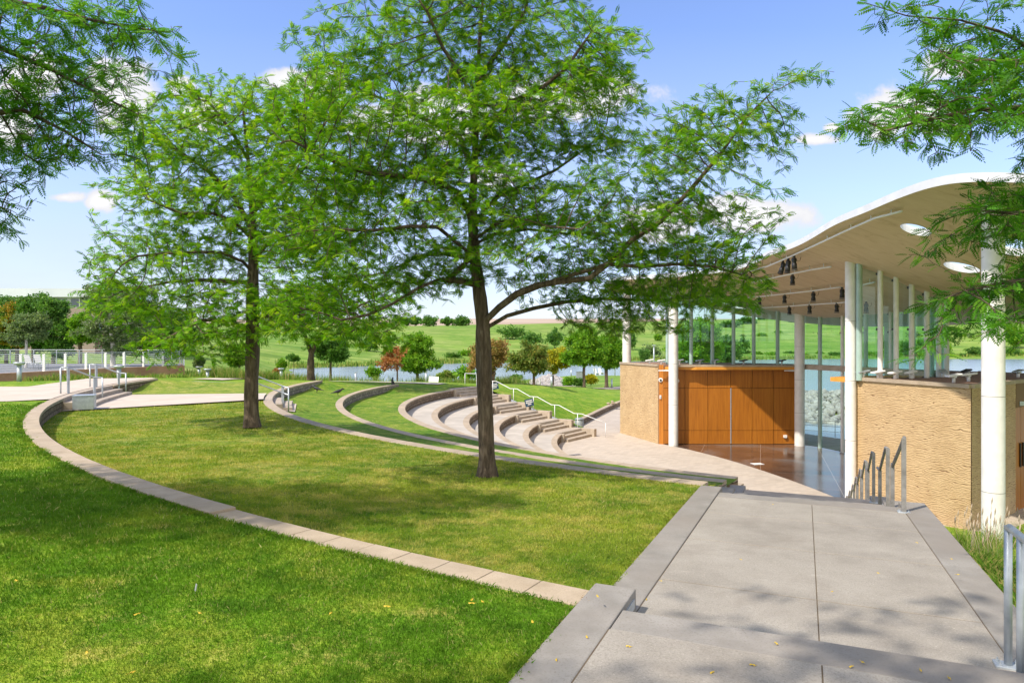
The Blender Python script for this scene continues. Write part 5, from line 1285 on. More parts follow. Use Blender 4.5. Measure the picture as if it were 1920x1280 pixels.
blades('grass', P, CAMZ-HB(P[:,0], P[:,1])-.002, rng.choice([.7,1,1.3], len(P))*.026*np.clip(d/7, .8, 1.3), .0040*np.maximum(1, d/3.8), 'blade_dry')
# turf spilling over the edges of caps and kerbs
def fringe(pts, zf, n, mat, h=.045, spread=.03):
    pts = np.array(pts); k = rng.integers(0, len(pts)-1, n); t_ = rng.random(n)[:,None]; P = pts[k]*(1-t_)+pts[k+1]*t_+rng.normal(0, spread, (n, 2))
    P = P[fbm(P[:,0]*2.2, P[:,1]*2.2) > .38]; d = np.hypot(P[:,0], P[:,1])
    blades('grass', P, zf(P), h*np.clip(d/8, .9, 1.3), .0045*np.maximum(1, d/4), mat, lean=.7)
fringe(arc(38.94, 239.3, 206, .3), lambda P: hg_z(P[:,0], P[:,1])-.01, 26000, 'blade_lush')
fringe([wp(-9, -KW-.03), wp(.1, -KW-.03)], lambda P: hg_z(P[:,0], P[:,1])-.01, 9000, 'blade_lush')
fringe([wp(.75, -KW-.03), wp(6.2, -KW-.03)], lambda P: CAMZ-HB(P[:,0], P[:,1])-.01, 8000, 'blade_dry')
fringe(arc(31.82, 238, 210, .3), lambda P: CAMZ-HC_(P[:,0], P[:,1])-.01, 14000, 'blade_dry', .09)
fringe(arc(28.90, 236, 210, .3), lambda P: CAMZ-HD(P[:,0], P[:,1])-.01, 12000, 'blade_dry', .09)
# reeds by the lake
def reed_belt(pts, width, n, h, mat, wd=.05):
    pts = np.array(pts, float); k = rng.integers(0, len(pts)-1, n); t_ = rng.random(n)[:,None]; P = pts[k]*(1-t_)+pts[k+1]*t_; P = P+rng.normal(0, width/2, P.shape)
    P = P[~inpoly(P, AP)]; dens = fbm(P[:,0]*.35+9, P[:,1]*.35); P = P[dens > .36]; hh = h*(.35+1.3*np.clip(fbm(P[:,0]*.22, P[:,1]*.22), .2, .9))
    blades('reeds', P, hg_z(P[:,0], P[:,1])-.05, hh, wd, mat, lean=.22, two=True)
reed_belt([(-22,73),(-14,74.5),(-6,75),(0,77)], 2.6, 9000, 1.15, 'reed')
reed_belt([(-40,66),(-30,71),(-22,74)], 3, 6000, 1.0, 'reed')
reed_belt([(-62,186),(-40,211),(-20,230),(10,242),(40,254),(80,271),(130,289),(200,297),(250,300)], 5, 9000, 1.5, 'reed', .3)
reed_belt([(-19,58),(-24,60),(-28,64),(-33,70)], 4, 6000, .9, 'tallgrass')
def clumps(label, cat, pts, h, n, spread, mat, group, hf=None, wd=.012, plume=False):
    for i, (x, y) in enumerate(pts):
        z0 = float((hf or (lambda a, b: hg_z(np.array([a]), np.array([b]))[0]))(x, y)); nn = int(n*random.uniform(.8, 1.2)); sp = spread*random.uniform(.8, 1.2)
        w = thing('grass_clump', label[i] if isinstance(label, list) else label, cat, (x, y, z0-.03), 0, group)
        P = rng.normal(0, sp*.45, (nn, 2)); hh = h*random.uniform(.85, 1.15)
        blades('blades', P, np.zeros(nn), hh, wd, mat, lean=.55, two=True, parent=w)
        if plume:
            m = MB()
            for q in range(5):
                a = random.uniform(0, 6.28); r_ = random.uniform(.1, .5)*sp; t0 = Vector((r_*math.cos(a), r_*math.sin(a), 0)); hq = hh*random.uniform(1.1, 1.7); t1 = t0*2.5+Vector((0,0,hq))
                m.tube([t0, t0.lerp(t1,.6)+Vector((0,0,.1)), t1], .004, 5); m.tube([t1-Vector((0,0,.05)), t1+Vector((.01,0,.05)), t1+Vector((.03,.01,.13))], [.006,.016,.003], 6)
            m.build('seed_heads', MT['cap'], w)
wl = [(.5+.42*i, 0) for i in range(11)]
pw = [(7.7,8.6),(8.1,9.6),(8.4,10.6),(8.9,11.4),(8.8,12.5),(9.5,13.2),(9.3,14.0),(10.2,14.8),(10.9,15.6),(11.6,16.4),(12.1,17.3),(12.9,17.2),(13.7,17.8),(7.3,7.5),(11.4,17.3),(14.2,18.8)]
clumps('clump of tall green grass with seed heads between the walkway and the pavilion', 'grass clump', pw, .62, 240, .40, 'tallgrass', 'tall grass clumps beside the walkway', wd=.014, plume=True)
fringe([wp(1.0, TW+KW+.5), wp(9, TW+KW+.6)], lambda P: hg_z(P[:,0], P[:,1])-.02, 9000, 'tallgrass', .16, .10)
ow = [(-25.2+.9*i, 36.4+.25*i) for i in range(5)]+[(-24.2,39.5),(-23.6,42),(-23.2,44.5),(-22.8,46.8),(-22.6,48.8)]
clumps('mounded ornamental grass at the foot of the brown retaining wall', 'grass clump', ow, .42, 200, .75, 'tallgrass', 'grass mounds by the brown wall', wd=.03)
cw = [(-22.3,50.6),(-21.4,51.2),(-20.4,51.6),(-19.5,52.3),(-20.8,50.0),(-18.7,53.0),(-21.6,52.6)]
clumps('dense green grass clump where the brown wall ends', 'grass clump', cw, .9, 320, .8, 'tallgrass', 'grass clumps at the wall corner', wd=.03)
# riprap rocks
def rocks(P, zf, s0, s1):
    ico = [(0,-.52,.85),(0,.52,.85),(0,-.52,-.85),(0,.52,-.85),(-.52,.85,0),(.52,.85,0),(-.52,-.85,0),(.52,-.85,0),(-.85,0,-.52),(-.85,0,.52),(.85,0,-.52),(.85,0,.52)]
    T_ = np.array(ico); t = [(1,9,0),(1,4,9),(4,5,9)]
    bm = bmesh.new(); bmesh.ops.create_icosphere(bm, subdivisions=1, radius=1); tv = np.array([v.co[:] for v in bm.verts]); tf = np.array([[v.index for v in f.verts] for f in bm.faces]); bm.free()
    n = len(P); s_ = rng.uniform(s0, s1, n); V = tv[None]*s_[:,None,None]*rng.uniform(.6, 1.2, (n,1,3))*rng.uniform(.75, 1.2, (n,len(tv),1))
    a = rng.uniform(0, 6.28, n); c, s2 = np.cos(a)[:,None], np.sin(a)[:,None]; x = V[:,:,0]*c-V[:,:,1]*s2; y = V[:,:,0]*s2+V[:,:,1]*c
    V = np.stack([x+P[:,0:1], y+P[:,1:2], V[:,:,2]*.8+zf(P)[:,None]], -1)
    return tag(np_mesh('rocks', V.reshape(-1,3), (tf[None]+(np.arange(n)*len(tv))[:,None,None]).reshape(-1,3), MT['boulder']), kind='stuff')
Pr = np.column_stack([rng.uniform(2.8, 9.6, 420), rng.uniform(92, 118, 420)]); zr = lambda P: CAMZ-7.35+1.5*np.clip(1-np.abs(P[:,0]-6.4)/3.8, 0, 1)*np.clip((P[:,1]-88)/18, .2, 1)+0*P[:,1]
rocks(Pr, zr, .35, .8)
Pr = np.column_stack([rng.uniform(21, 58, 2600), rng.uniform(60, 88, 2600)])
rocks(Pr, lambda P: CAMZ-7.35+1.05*np.clip((P[:,1]-60)/22, 0, 1)*np.clip((90-P[:,1])/5, 0, 1), .25, .6)

# ------------------------------------------------------------------ patio, brown wall, fence, building at far left
WALLP = [(-30.5,24.5),(-30.0,31.5),(-29.4,36),(-28.7,39.5),(-27.9,43.5),(-26.9,47.5),(-25.9,50),(-24.7,51.5)]
def poly_at(pts, d):
    for i in range(len(pts)-1):
        a, b = np.array(pts[i]), np.array(pts[i+1]); l = np.linalg.norm(b-a)
        if d <= l: return a+(b-a)*d/l
        d -= l
    return np.array(pts[-1])
def plen(pts): return sum(np.linalg.norm(np.array(pts[i+1])-np.array(pts[i])) for i in range(len(pts)-1))
w = thing('retaining_wall', 'long brown retaining wall under the patio fence at far left', 'retaining wall', (-24.7,51.5,Z(2.6)))
m = MB(); O_ = off(WALLP, .3)
for i in range(len(WALLP)-1): m.prism([WALLP[i], WALLP[i+1], O_[i+1], O_[i]], Z(3.1), Z(1.81))
m.prism([(-24.7,51.5),(-24.95,51.68),(-27.6,56.5),(-27.3,56.6)], Z(3.1), Z(1.811))
o = m.build('wall_face', MT['brown_wall'], w); o.location = -w.location
V, F = region([p for p in O_]+[(-27.5,56.4),(-60,58),(-60,24.5)], [], lambda x, y: np.full(len(x), Z(1.83))); tag(np_mesh('patio', V, F, MT['patio']), kind='structure')
def fence(name, label, pts, zb, hgt, gap, wd, wires, post='white_metal'):
    w = thing(name, label, 'fence', (*pts[-1], zb), 0); L_ = plen(pts); n = int(L_/gap)
    for i in range(n+1):
        p = poly_at(pts, L_*i/n); q = poly_at(pts, min(L_, L_*i/n+.1)) if i < n else poly_at(pts, L_); q0 = poly_at(pts, max(0, L_*i/n-.1))
        a = math.atan2(q[1]-q0[1], q[0]-q0[0]); m = MB(); m.box((p[0],p[1],zb+hgt/2), (.05, wd, hgt), a); o = m.build('post', MT[post], w); o.location = -w.location
    for k in range(wires):
        m = MB(); z = zb+hgt*(.12+.86*k/(wires-1)); Q = [poly_at(pts, L_*i/(n*2)) for i in range(n*2+1)]
        m.tube([(q[0],q[1],z) for q in Q], .012 if k < wires-1 else .022, 5); o = m.build('cable', MT['galv'], w); o.location = -w.location
fence('fence', 'white post and cable fence along the edge of the patio above the brown wall', off(WALLP, .12), Z(1.81), 1.08, 1.55, .17, 8)
fence('fence', 'grey cable fence at the back of the patio behind the white chairs', [(-58,57.4),(-40,57.2),(-27.6,56.4),(-24.85,51.7)], Z(1.83), 1.15, 1.9, .06, 7, 'galv')
def patio_chair(x, y, rz, label):
    w = thing('chair', label, 'chair', (x, y, Z(1.82)), rz, 'white patio chairs')
    m = MB(); m.box((0,0,.40), (.55,.5,.03)); m.build('seat', MT['white_metal'], w)
    M2 = Matrix.Rotation(R(-18), 3, 'X'); m = MB(); m.box((0,.32,.68), (.55,.03,.52), M=M2); m.build('backrest', MT['white_metal'], w)
    for sx in (-.25,.25):
        m = MB(); m.tube([(sx,-.22,0),(sx,-.24,.40),(sx,.25,.40)], .012, 6); m.tube([(sx,.25,.40),(sx,.32,0)], .012, 6); m.build('leg', MT['galv'], w)
c = at(61, 690, 45); patio_chair(c.x, 45, R(160), 'left white chair on the patio behind the fence')
c = at(79, 689, 46); patio_chair(c.x, 46, R(165), 'right white chair on the patio behind the fence')
# pale and brick building far left
BY = 112; 
def bx_(px): return (px-960)/1280*BY
def bz_(py): return CAMZ+(640-py)/1280*BY
bd = thing('building', 'pale office building with brick bands and blue windows behind the trees at far left', 'building', (bx_(100), BY+6, bz_(665)))
def bpart(name, mat, fn, parent=bd):
    m = MB(); fn(m); o = m.build(name, MT[mat], parent)
    if parent is bd: o.location = -bd.location
    return o
BL, BR = bx_(-260), bx_(178)
def slab(y0, y1, d0, mat, nm, x0=BL, x1=BR): bpart(nm, mat, lambda m: m.box(((x0+x1)/2, BY+9+d0/2, (bz_(y0)+bz_(y1))/2), (x1-x0, 18-d0, bz_(y0)-bz_(y1))))
slab(541, 557, -.6, 'bldg_white', 'roof_parapet', BL, BR+1); slab(557.2, 577, .4, 'bldg_white', 'wall'); slab(577.2, 597, 0, 'brick', 'wall'); slab(597.2, 622, .4, 'bldg_white', 'wall'); slab(622.2, 672, 0, 'brick', 'wall')
for row, (ya, yb) in enumerate(((559,575),(600,619))):
    for k in range(14):
        xa = BR-1.2-k*3.9
        fr = bpart('window', 'window', lambda m: m.box((xa-1.5, BY+.36, (bz_(ya)+bz_(yb))/2), (2.9,.1,bz_(ya)-bz_(yb)-.15)))
        m = MB(); m.box((xa-1.5, BY+.28, (bz_(ya)+bz_(yb))/2), (.12,.1,bz_(ya)-bz_(yb)-.1)); o = m.build('frame', MT['white_metal'], fr)
# ------------------------------------------------------------------ handrails
def rail(label, posts, path, zfun=None, r=.021, mat='galv', group=None, plates=False, flat=True, paths=(), cat='handrail', thin=()):
    """posts: list of (x, y, zbase, ztop); path: points of the top rail"""
    w = thing('handrail', label, cat, (posts[0][0], posts[0][1], posts[0][2]), 0, group)
    for i, (x, y, z0, z1) in enumerate(posts):
        m = MB()
        if flat and i not in thin:
            dx, dy = (path[-1][0]-path[0][0], path[-1][1]-path[0][1]); m.box((x, y, (z0+z1)/2), (.10, .03, z1-z0) if not plates and mat != 'galv_dark' else (.045, .055, z1-z0), math.atan2(dy, dx))
        else: m.tube([(x,y,z0),(x,y,z1)], r, 10)
        o = m.build('post', MT[mat], w); o.location = -w.location
        if plates:
            m = MB(); m.box((x,y,z0+.008), (.15,.11,.016), -AW); pl_ = m.build('base_plate', MT['galv'], w, bevel=.003); pl_.location = -w.location
            for sx, sy in ((-.05,-.035),(.05,-.035),(-.05,.035),(.05,.035)):
                m = MB(); c_, s_ = math.cos(-AW), math.sin(-AW); m.lathe((x+sx*c_-sy*s_, y+sx*s_+sy*c_, z0+.014), [(.011,0),(.011,.012),(.005,.013),(.005,.026)], 6, False); m.build('bolt', MT['galv'], pl_)
    for pth in (path,)+tuple(paths):
        m = MB(); m.tube(pth, r, 10); o = m.build('rail', MT['galv_dark'] if mat == 'galv_dark' else MT[mat], w); o.location = -w.location
    return w
def W3(px, py, H): p = gp(px, py, H); return p
# left pair
for lab, (a, b, c, d), ys in (('nearer of the two grey handrails at the left path steps, behind the box bench', ((113.7,737.5),(128,737),(177,752.5),(192,752.5)), (688,688,704.5,704.5)),
                       ('farther of the two grey handrails at the left path steps', ((168.7,725),(180.5,725),(222.5,738.5),(236,739.2)), (682,682.5,695,695.5))):
    A = W3(*a, 1.885); B = W3(*b, 1.885); Cc = W3(*c, 2.33); Dd = W3(*d, 2.33); h = .93
    P4 = [A, B, Cc, Dd]; posts = [(p.x, p.y, p.z-.02, p.z+h) for p in P4]
    rail(lab, posts, [(A.x,A.y,A.z+h),(B.x,B.y,B.z+h),(Cc.x,Cc.y,Cc.z+h),(Dd.x,Dd.y,Dd.z+h)], r=.028, thin=(0,3), group='handrails at the lawn steps')
A = W3(461,750.5,2.33); B = W3(482,750,2.33); Cc = W3(530,766.5,2.80); Dd = W3(541,771.5,2.80); h = .95
rail('double bar grey handrail right of the left lawn tree trunk', [(p.x,p.y,p.z-.02,p.z+h) for p in (A,B,Cc,Dd)], [(p.x,p.y,p.z+h) for p in (A,B,Cc,Dd)], r=.026, thin=(0,3),
     paths=([(p.x,p.y,p.z+h-.28) for p in (A,B,Cc,Dd)],), group='handrails at the lawn steps')
# long rail of the far flight
ks = [-.6, .9, 2.75, 4.45, 6.2, 8.0]; hs_ = [3.36, 3.86, 4.35, 4.84, 5.33, 5.82]
pts, posts = [], []
for i, k in enumerate(ks):
    p = stp(k, STW+.15); z = Z(hs_[i]) if i else Z(3.36); h = .95
    if i == 0: pts.append((*stp(k-1.1, STW+.15), z+h)); posts.append((*stp(k-1.1, STW+.15), z-.1, z+h))
    posts.append((*p, z-.05, z+h)); pts += [(*stp(k-.28, STW+.15), z+h), (*stp(k+.32, STW+.15), z+h)]
pts += [(*stp(10.1, STW+.15), .95)]; posts.append((*stp(10.1, STW+.15), 0, .95))
rail('long stepped white handrail running down beside the seat tier steps to the plaza', posts, pts, r=.023, mat='white_metal', thin=(0,1,2,3,4,5,6,7))
# short rails of the walkway flights, on the right hand side
rl = [(5.62, 0), (7.92, 1), (10.42, 2), (12.12, 3), (13.62, 4), (15.02, 5), (16.32, 6), (17.72, 7), (19.12, 8)]
rlab = ['nearest steel handrail at the far end of the landing, right side', 'second steel handrail beyond the landing', 'third steel handrail beyond the landing, against the tan stone wall', 'fourth steel handrail down the walkway steps', 'fifth steel handrail down the walkway steps']
for s_, k in rl:
    h0 = landing_H(s_) if k else landing_H(5.62); h1 = H0+.447*(k+1); s1 = s_+1.28; hh = .98
    P0, P1 = wp(s_, TW+.02 if k else TW-.02), wp(s1, TW+.02 if k else TW-.02)
    lb = rlab[k] if k < 5 else ('small steel handrail deep down the steps, number %s from the landing' % ['six','seven','eight','nine'][k-5])
    rail(lb, [(*P0, Z(h0), Z(h0)+hh), (*P1, Z(h1), Z(h1)+hh-.12)], [(*P0, Z(h0)+hh), (*wp(s_+.12, TW), Z(h0)+hh), (*P1, Z(h1)+hh-.12), (*wp(s1+.22, TW), Z(h1)+hh-.12)], r=.024, mat='galv_dark', flat=True, plates=k < 3, group='steel handrails of the walkway steps')
# rail at the bottom right corner, coming up towards the camera
TR_ = 2.385; z0 = Z(landing_H(.5))
w = rail('thick grey handrail at the bottom right corner of the picture', [(*wp(.50, TR_), z0, z0+.90), (*wp(.22, TR_), Z(landing_H(.22)), z0+.90)], [(*wp(.50, TR_), z0+.885), (*wp(.46, TR_), z0+.90), (*wp(.22, TR_), z0+.905), (*wp(-.05, TR_), z0+.92), (*wp(-1.1, TR_), z0+1.12)], r=.024, mat='galv', flat=False, plates=True)

# ------------------------------------------------------------------ bollard lights, bench box, bin, signs
def bollard(label, px, py, H=None, Y=None, h=1.0, kind=0):
    p = gp(px, py, H); w = thing('bollard_light', label, 'bollard light', tuple(p-Vector((0,0,.05))), 0, 'bollard lights along the paths')
    m = MB(); m.lathe((0,0,0), [(.105,0),(.105,h)], 18); m.build('post', MT['galv'], w)
    m = MB()
    if kind == 0: m.lathe((0,0,h+.001), [(.20,0),(.24,.03),(.26,.10),(.25,.13)], 24); m.build('lamp_head', MT['galv'], w)
    else: m.box((.05,0,h+.10), (.34,.16,.05), M=Matrix.Rotation(R(-14), 3, 'Y')); m.tube([(0,0,h),(0,0,h+.09)], .05, 8); m.build('lamp_head', MT['galv'], w)
bollard('bollard light on the lawn at far left, before the brown wall', 36, 718, 2.12, h=.98)
bollard('bollard light between the two left handrails', 223, 716, 2.15, h=.8)
bollard('bollard light beside the dense grass clump, left of the left trunk', 389, 719, 3.06, h=1.0)
bollard('bollard light half hidden by grass left of the other one', 373, 712, 3.1, h=1.0)
bollard('bollard light behind the double bar handrail', 527, 713, 3.3, h=.95)
bollard('bollard light by the lake path left of the red tree', 667, 717.5, 4.13, h=1.0, kind=1)
bollard('bollard light by the blank white sign', 799, 717.5, 4.13, h=1.0, kind=1)
bollard('bollard light in front of the pale rocks', 1034, 725.5, 4.5, h=1.1, kind=1)
bollard('bollard light by the left end of the stone wing', 1147, 727.5, 5.8, h=1.1, kind=1)
bollard('small far bollard light right of the rocks', 1071, 706, 6.3, h=1.3, kind=1)
p = gp(128, 768, 2.30)
w = thing('bench', 'grey galvanised box bench standing on the lawn against the curved wall', 'bench', (p.x+.36, p.y+.3, p.z), R(24))
m = MB(); m.box((0,0,.23), (.62,.60,.46)); m.build('body', MT['galv'], w, bevel=.008); m = MB(); m.box((0,0,.472), (.65,.63,.022)); m.build('seat', MT['galv'], w, bevel=.006)
m = MB(); m.box((0,0,-.05), (.60,.60,.12)); m.build('plinth', MT['black'], w)
p = gp(1088, 803.5, 6.31)
w = thing('trash_can', 'grey metal litter bin beside the end of the low curved wall', 'litter bin', (4.75, 48.2, 0))
m = MB(); m.lathe((0,0,.03), [(.30,0),(.31,.02),(.31,.72),(.29,.74)], 24); m.build('body', MT['trash'], w)
m = MB(); m.lathe((0,0,.80), [(.33,0),(.33,.06),(.20,.12)], 24); m.build('lid', MT['trash'], w)
for a in range(4): m = MB(); m.box((.27*math.cos(a*1.57+.4), .27*math.sin(a*1.57+.4), .785), (.03,.03,.05)); m.build('lid_support', MT['black'], w)
w = thing('blank_board', 'blank white board on the lawn by the lake path', 'sign board', tuple(gp(813, 720, 4.0)))
m = MB(); m.box((0,0,.38), (.92,.04,.68), M=Matrix.Rotation(R(-14),3,'X')@Matrix.Rotation(R(4),3,'Y')); m.build('panel', MT['lightwhite'], w)
for sx in (-.3,.3): m = MB(); m.tube([(sx,.1,-.1),(sx,.02,.3)], .015, 6); m.build('leg', MT['galv'], w)
def text_obj(txt, size, mat, parent, loc, rot):
    cu = bpy.data.curves.new('lettering', 'FONT'); cu.body = txt; cu.size = size; cu.align_x = 'CENTER'; cu.align_y = 'CENTER'; cu.extrude = .003
    o = bpy.data.objects.new('lettering', cu); COL.objects.link(o); cu.materials.append(MT[mat]); o.parent = parent; o.location = loc; o.rotation_euler = rot; return o
def yard_sign(label, x, y, z, rz, sc):
    w = thing('yard_sign', label, 'sign', (x, y, z), rz, 'navy yard signs on the sloping lawn')
    M2 = Matrix.Rotation(R(-12), 3, 'Y')
    m = MB(); m.box((0,0,.52*sc), (.58*sc,.02,.50*sc), M=M2); m.build('panel', MT['sign_blue'], w)
    for k in (0,1,2):      # three lines of white lettering, too small in the photograph to read
        wd_ = (.44,.46,.26)[k]*sc
        for q in range(5 if k < 2 else 3):
            n_ = 5 if k < 2 else 3; xx = -wd_/2+wd_*(q+.5)/n_; zz = (.13-.12*k)*sc; v = M2@Vector((xx,-.013,zz)); m = MB(); m.box((v.x, v.y, .52*sc+v.z), (wd_/n_*.86,.006,.065*sc), M=M2); m.build('lettering', MT['lightwhite'], w)
    for sx in (-.2,.2): m = MB(); m.tube([(sx*sc,.02,-.2),(sx*sc,.02,.30*sc)], .006, 6); m.build('stake', MT['galv'], w)
q = at(992.5, 768, 47.5); yard_sign('navy yard sign with white lettering beside the third rail post on the slope', q.x, 47.5+.4, q.z-.08, R(8), 1.05)
q = at(927, 735, 50.5); yard_sign('navy yard sign partly hidden behind the middle tree trunk', q.x, 51, q.z-.1, R(8), 1.0)
w = thing('stone_pile', 'small stones left on top of the low curved wall by the stone wing', 'stones', (9.3, 63.6, .45))
for k, (dx, dz, r_) in enumerate(((-.35,.1,.18),(.1,.12,.2),(.45,.1,.16),(.05,.3,.14))):
    m = MB(); m.lathe((dx,dx*.4,dz-.1), [(r_*.6,0),(r_,r_*.5),(r_*.8,r_*.9),(r_*.3,r_*1.1)], 7, False); m.build('stone', MT['cap'], w)
# small picnic furniture on the point
for i, (px, py) in enumerate(((1118,703),(1127,702))):
    c = gp(px, py, 6.35); w = thing('chair', ['left','right'][i]+' white lounge chair on the point by the water', 'chair', tuple(c), R(30), 'white chairs by the water')
    m = MB(); m.box((0,0,.4), (.7,.8,.08)); m.build('seat', MT['white_metal'], w); m = MB(); m.box((0,.42,.8), (.7,.08,.9), M=Matrix.Rotation(R(-15),3,'X')); m.build('backrest', MT['white_metal'], w)
    for sx in (-.33,.33): m = MB(); m.box((sx,0,.2), (.07,.7,.4)); m.build('leg', MT['white_metal'], w)
c = gp(1087, 712, 6.2); w = thing('equipment_cabinet', 'grey utility cabinet left of the tall maple trunk', 'cabinet', tuple(c)); m = MB(); m.box((0,0,.65), (1.1,.7,1.3)); m.build('body', MT['trash'], w, bevel=.03); m = MB(); m.box((0,0,1.33), (1.2,.8,.08)); m.build('lid', MT['trash'], w)
for i, (px, yb, yt) in enumerate(((1114,704,664),(1153,703,668),(1226,690,648))):
    c = gp(px, yb, 6.4) if i < 2 else at(px, yb, 120); h_ = (yb-yt)/1280*c.y
    w = thing('lamp_post', ['slim pale lamp post between the two maples','slim pale lamp post just left of the stone wing','blue grey post behind the stone wing roof'][i], 'lamp post', tuple(c)); m = MB(); m.tube([(0,0,-1),(0,0,h_)], .10, 8); m.build('pole', MT['galv'], w); m = MB(); m.box((0,0,h_+.08), (.5,.5,.14)); m.build('lamp_head', MT['galv'], w)

# ------------------------------------------------------------------ crows
def crow_mesh(label, p, rz, pose, s_=1.25):
    """one continuous body: a lofted tube from tail to beak, with legs grown out of it"""
    if pose == 0:
        sp = [(-.34,.10,.030,.004),(-.24,.13,.040,.012),(-.14,.155,.050,.040),(-.04,.18,.062,.062),(.05,.205,.060,.066),(.11,.235,.045,.050),(.15,.27,.034,.036),(.19,.285,.036,.036),(.222,.28,.026,.026),(.25,.27,.013,.014),(.285,.262,.003,.003)]
    else:
        sp = [(-.13,-.04,.022,.006),(-.10,.04,.036,.014),(-.075,.11,.052,.045),(-.04,.18,.062,.060),(-.01,.24,.056,.056),(.01,.29,.042,.042),(.02,.33,.035,.036),(.04,.362,.036,.036),(.072,.368,.024,.024),(.10,.362,.012,.013),(.14,.352,.003,.003)]
    m = MB(); n = 12; vs = []
    for i, (x, z, w_, h_) in enumerate(sp):
        a = sp[max(i-1,0)]; b = sp[min(i+1,len(sp)-1)]; d = Vector((b[0]-a[0],0,b[1]-a[1])).normalized(); u = Vector((-d.z,0,d.x))
        for j in range(n): t_ = 2*math.pi*j/n; vs.append(Vector((x,0,z))+Vector((0,math.cos(t_)*w_,0))+u*math.sin(t_)*h_)
    fs = [(i*n+j, i*n+(j+1)%n, (i+1)*n+(j+1)%n, (i+1)*n+j) for i in range(len(sp)-1) for j in range(n)]
    m.add(vs, fs, True); m.f += [tuple(reversed(range(n))), tuple(range((len(sp)-1)*n, len(sp)*n))]
    hx = .0 if pose == 0 else -.05
    w = thing('crow', label, 'crow', p, rz, 'crows on the terraces'); w.scale = (s_,)*3
    m.build('body', MT['crow'], w)
    for sy in (-.03,.03):
        m = MB(); zt = .13 if pose == 0 else .14; m.tube([(hx,sy,zt),(hx-.015,sy,.07),(hx+.005,sy,.005),(hx+.05,sy,.002)], [.018,.008,.006,.004], 6); m.build('leg', MT['black'], w)
zc = lambda x, y, f: CAMZ-float(f(np.array([x]), np.array([y]))[0])
p = gp(594, 733, 2.72); crow_mesh('black crow pecking on the grass just right of the short grey wall', (p.x, p.y, zc(p.x, p.y, HC_)+.02), R(170), 0)
p = gp(634, 738, 2.76); crow_mesh('black crow walking on the grass left of the curved terrace wall', (p.x, p.y, zc(p.x, p.y, HC_)+.02), R(20), 0)
a = theta_of(712, 720.5, 2.88); q = pol(29.1, a); crow_mesh('black crow perched on top of the far end of the terrace wall', (*q, Z(2.88)+.005), R(80), 1)
q = gp(737, 729, 3.2); crow_mesh('small dark crow on the grass at the very end of the terrace wall', (q.x, q.y, zc(q.x, q.y, HD)+.02), R(150), 1, 1.1)

# ------------------------------------------------------------------ lighting pipes and stage lights under the roof
pipes = []
def pipe(label, pts, drop, hangers):
    P = [ray_soffit(px, py, drop) for (px, py) in pts]
    w = thing('lighting_pipe', label, 'pipe', tuple(P[0]), 0, 'pipes under the pavilion roof'); m = MB(); m.tube(P, .035, 8); o = m.build('pipe', MT['white_metal'], w); o.location = -w.location
    for i in range(hangers):
        t_ = (i+.5)/hangers*(len(P)-1); k = int(t_); q = P[k].lerp(P[min(k+1,len(P)-1)], t_-k); m = MB(); m.tube([q, (q.x, q.y, soff(q.x, q.y)+.03)], .018, 6); o = m.build('hanger', MT['white_metal'], w); o.location = -w.location
    pipes.append(P)
pipe('long white pipe along the front edge of the pavilion roof', [(1385,514),(1440,499),(1480,482),(1530,459),(1590,431),(1640,409),(1691,396)], .15, 8)
pipe('second white pipe under the roof, behind the cluster of stage lights', [(1400,532),(1440,523),(1490,512),(1525,505),(1558,500)], .2, 5)
pipe('third white pipe under the roof carrying a row of stage lights', [(1330,571),(1380,560),(1424,556),(1471,551),(1525,545),(1576,538)], .2, 7)
pipe('rearmost white pipe under the roof', [(1428,577),(1480,574),(1518,571),(1569,568),(1612,564)], .2, 5)
pipe('white pipe seen through the glass above the right wing', [(1606,537),(1622,533),(1640,529)], .2, 2)
LG = 'stage lights under the pavilion roof'
def stage_light(label, px, py, L_, tilt=0, rz=0, drop=.34):
    p = ray_soffit(px, py, .15 if drop < .4 else .2); w = thing('stage_light', label, 'stage light', tuple(p), rz, LG); w.scale = (.86,)*3
    m = MB(); m.box((0,0,-.03), (.09,.09,.10)); m.build('clamp', MT['black'], w)
    m = MB(); m.tube([(-.11,0,-.26),(-.12,0,-.10),(0,0,-.07),(.12,0,-.10),(.11,0,-.26)], .011, 6); m.build('yoke', MT['black'], w)
    Mx = Matrix.Rotation(R(tilt), 3, 'Y'); o_ = Vector((0,0,-.26)); prof = [(.08,.16),(.125,.12),(.12,.0),(.09,-.07),(.12,-.12),(.13,-L_*.9)]
    m = MB(); pp_ = [o_+Mx@Vector((0,0,z)) for (_, z) in prof]; m.tube(pp_, [r for r, _ in prof], 14); m.build('housing', MT['black'], w)
    m = MB(); e = o_+Mx@Vector((0,0,-L_+.002)); m.tube([e, e-Mx@Vector((0,0,.03))], .145, 14, cap=True); m.build('colour_frame', MT['black'], w)
    m = MB(); m.tube([(.10,0,-.16),(.22,0,-.26),(.34,0,-.20),(.38,0,-.03)], .009, 5); m.build('cable', MT['black'], w)
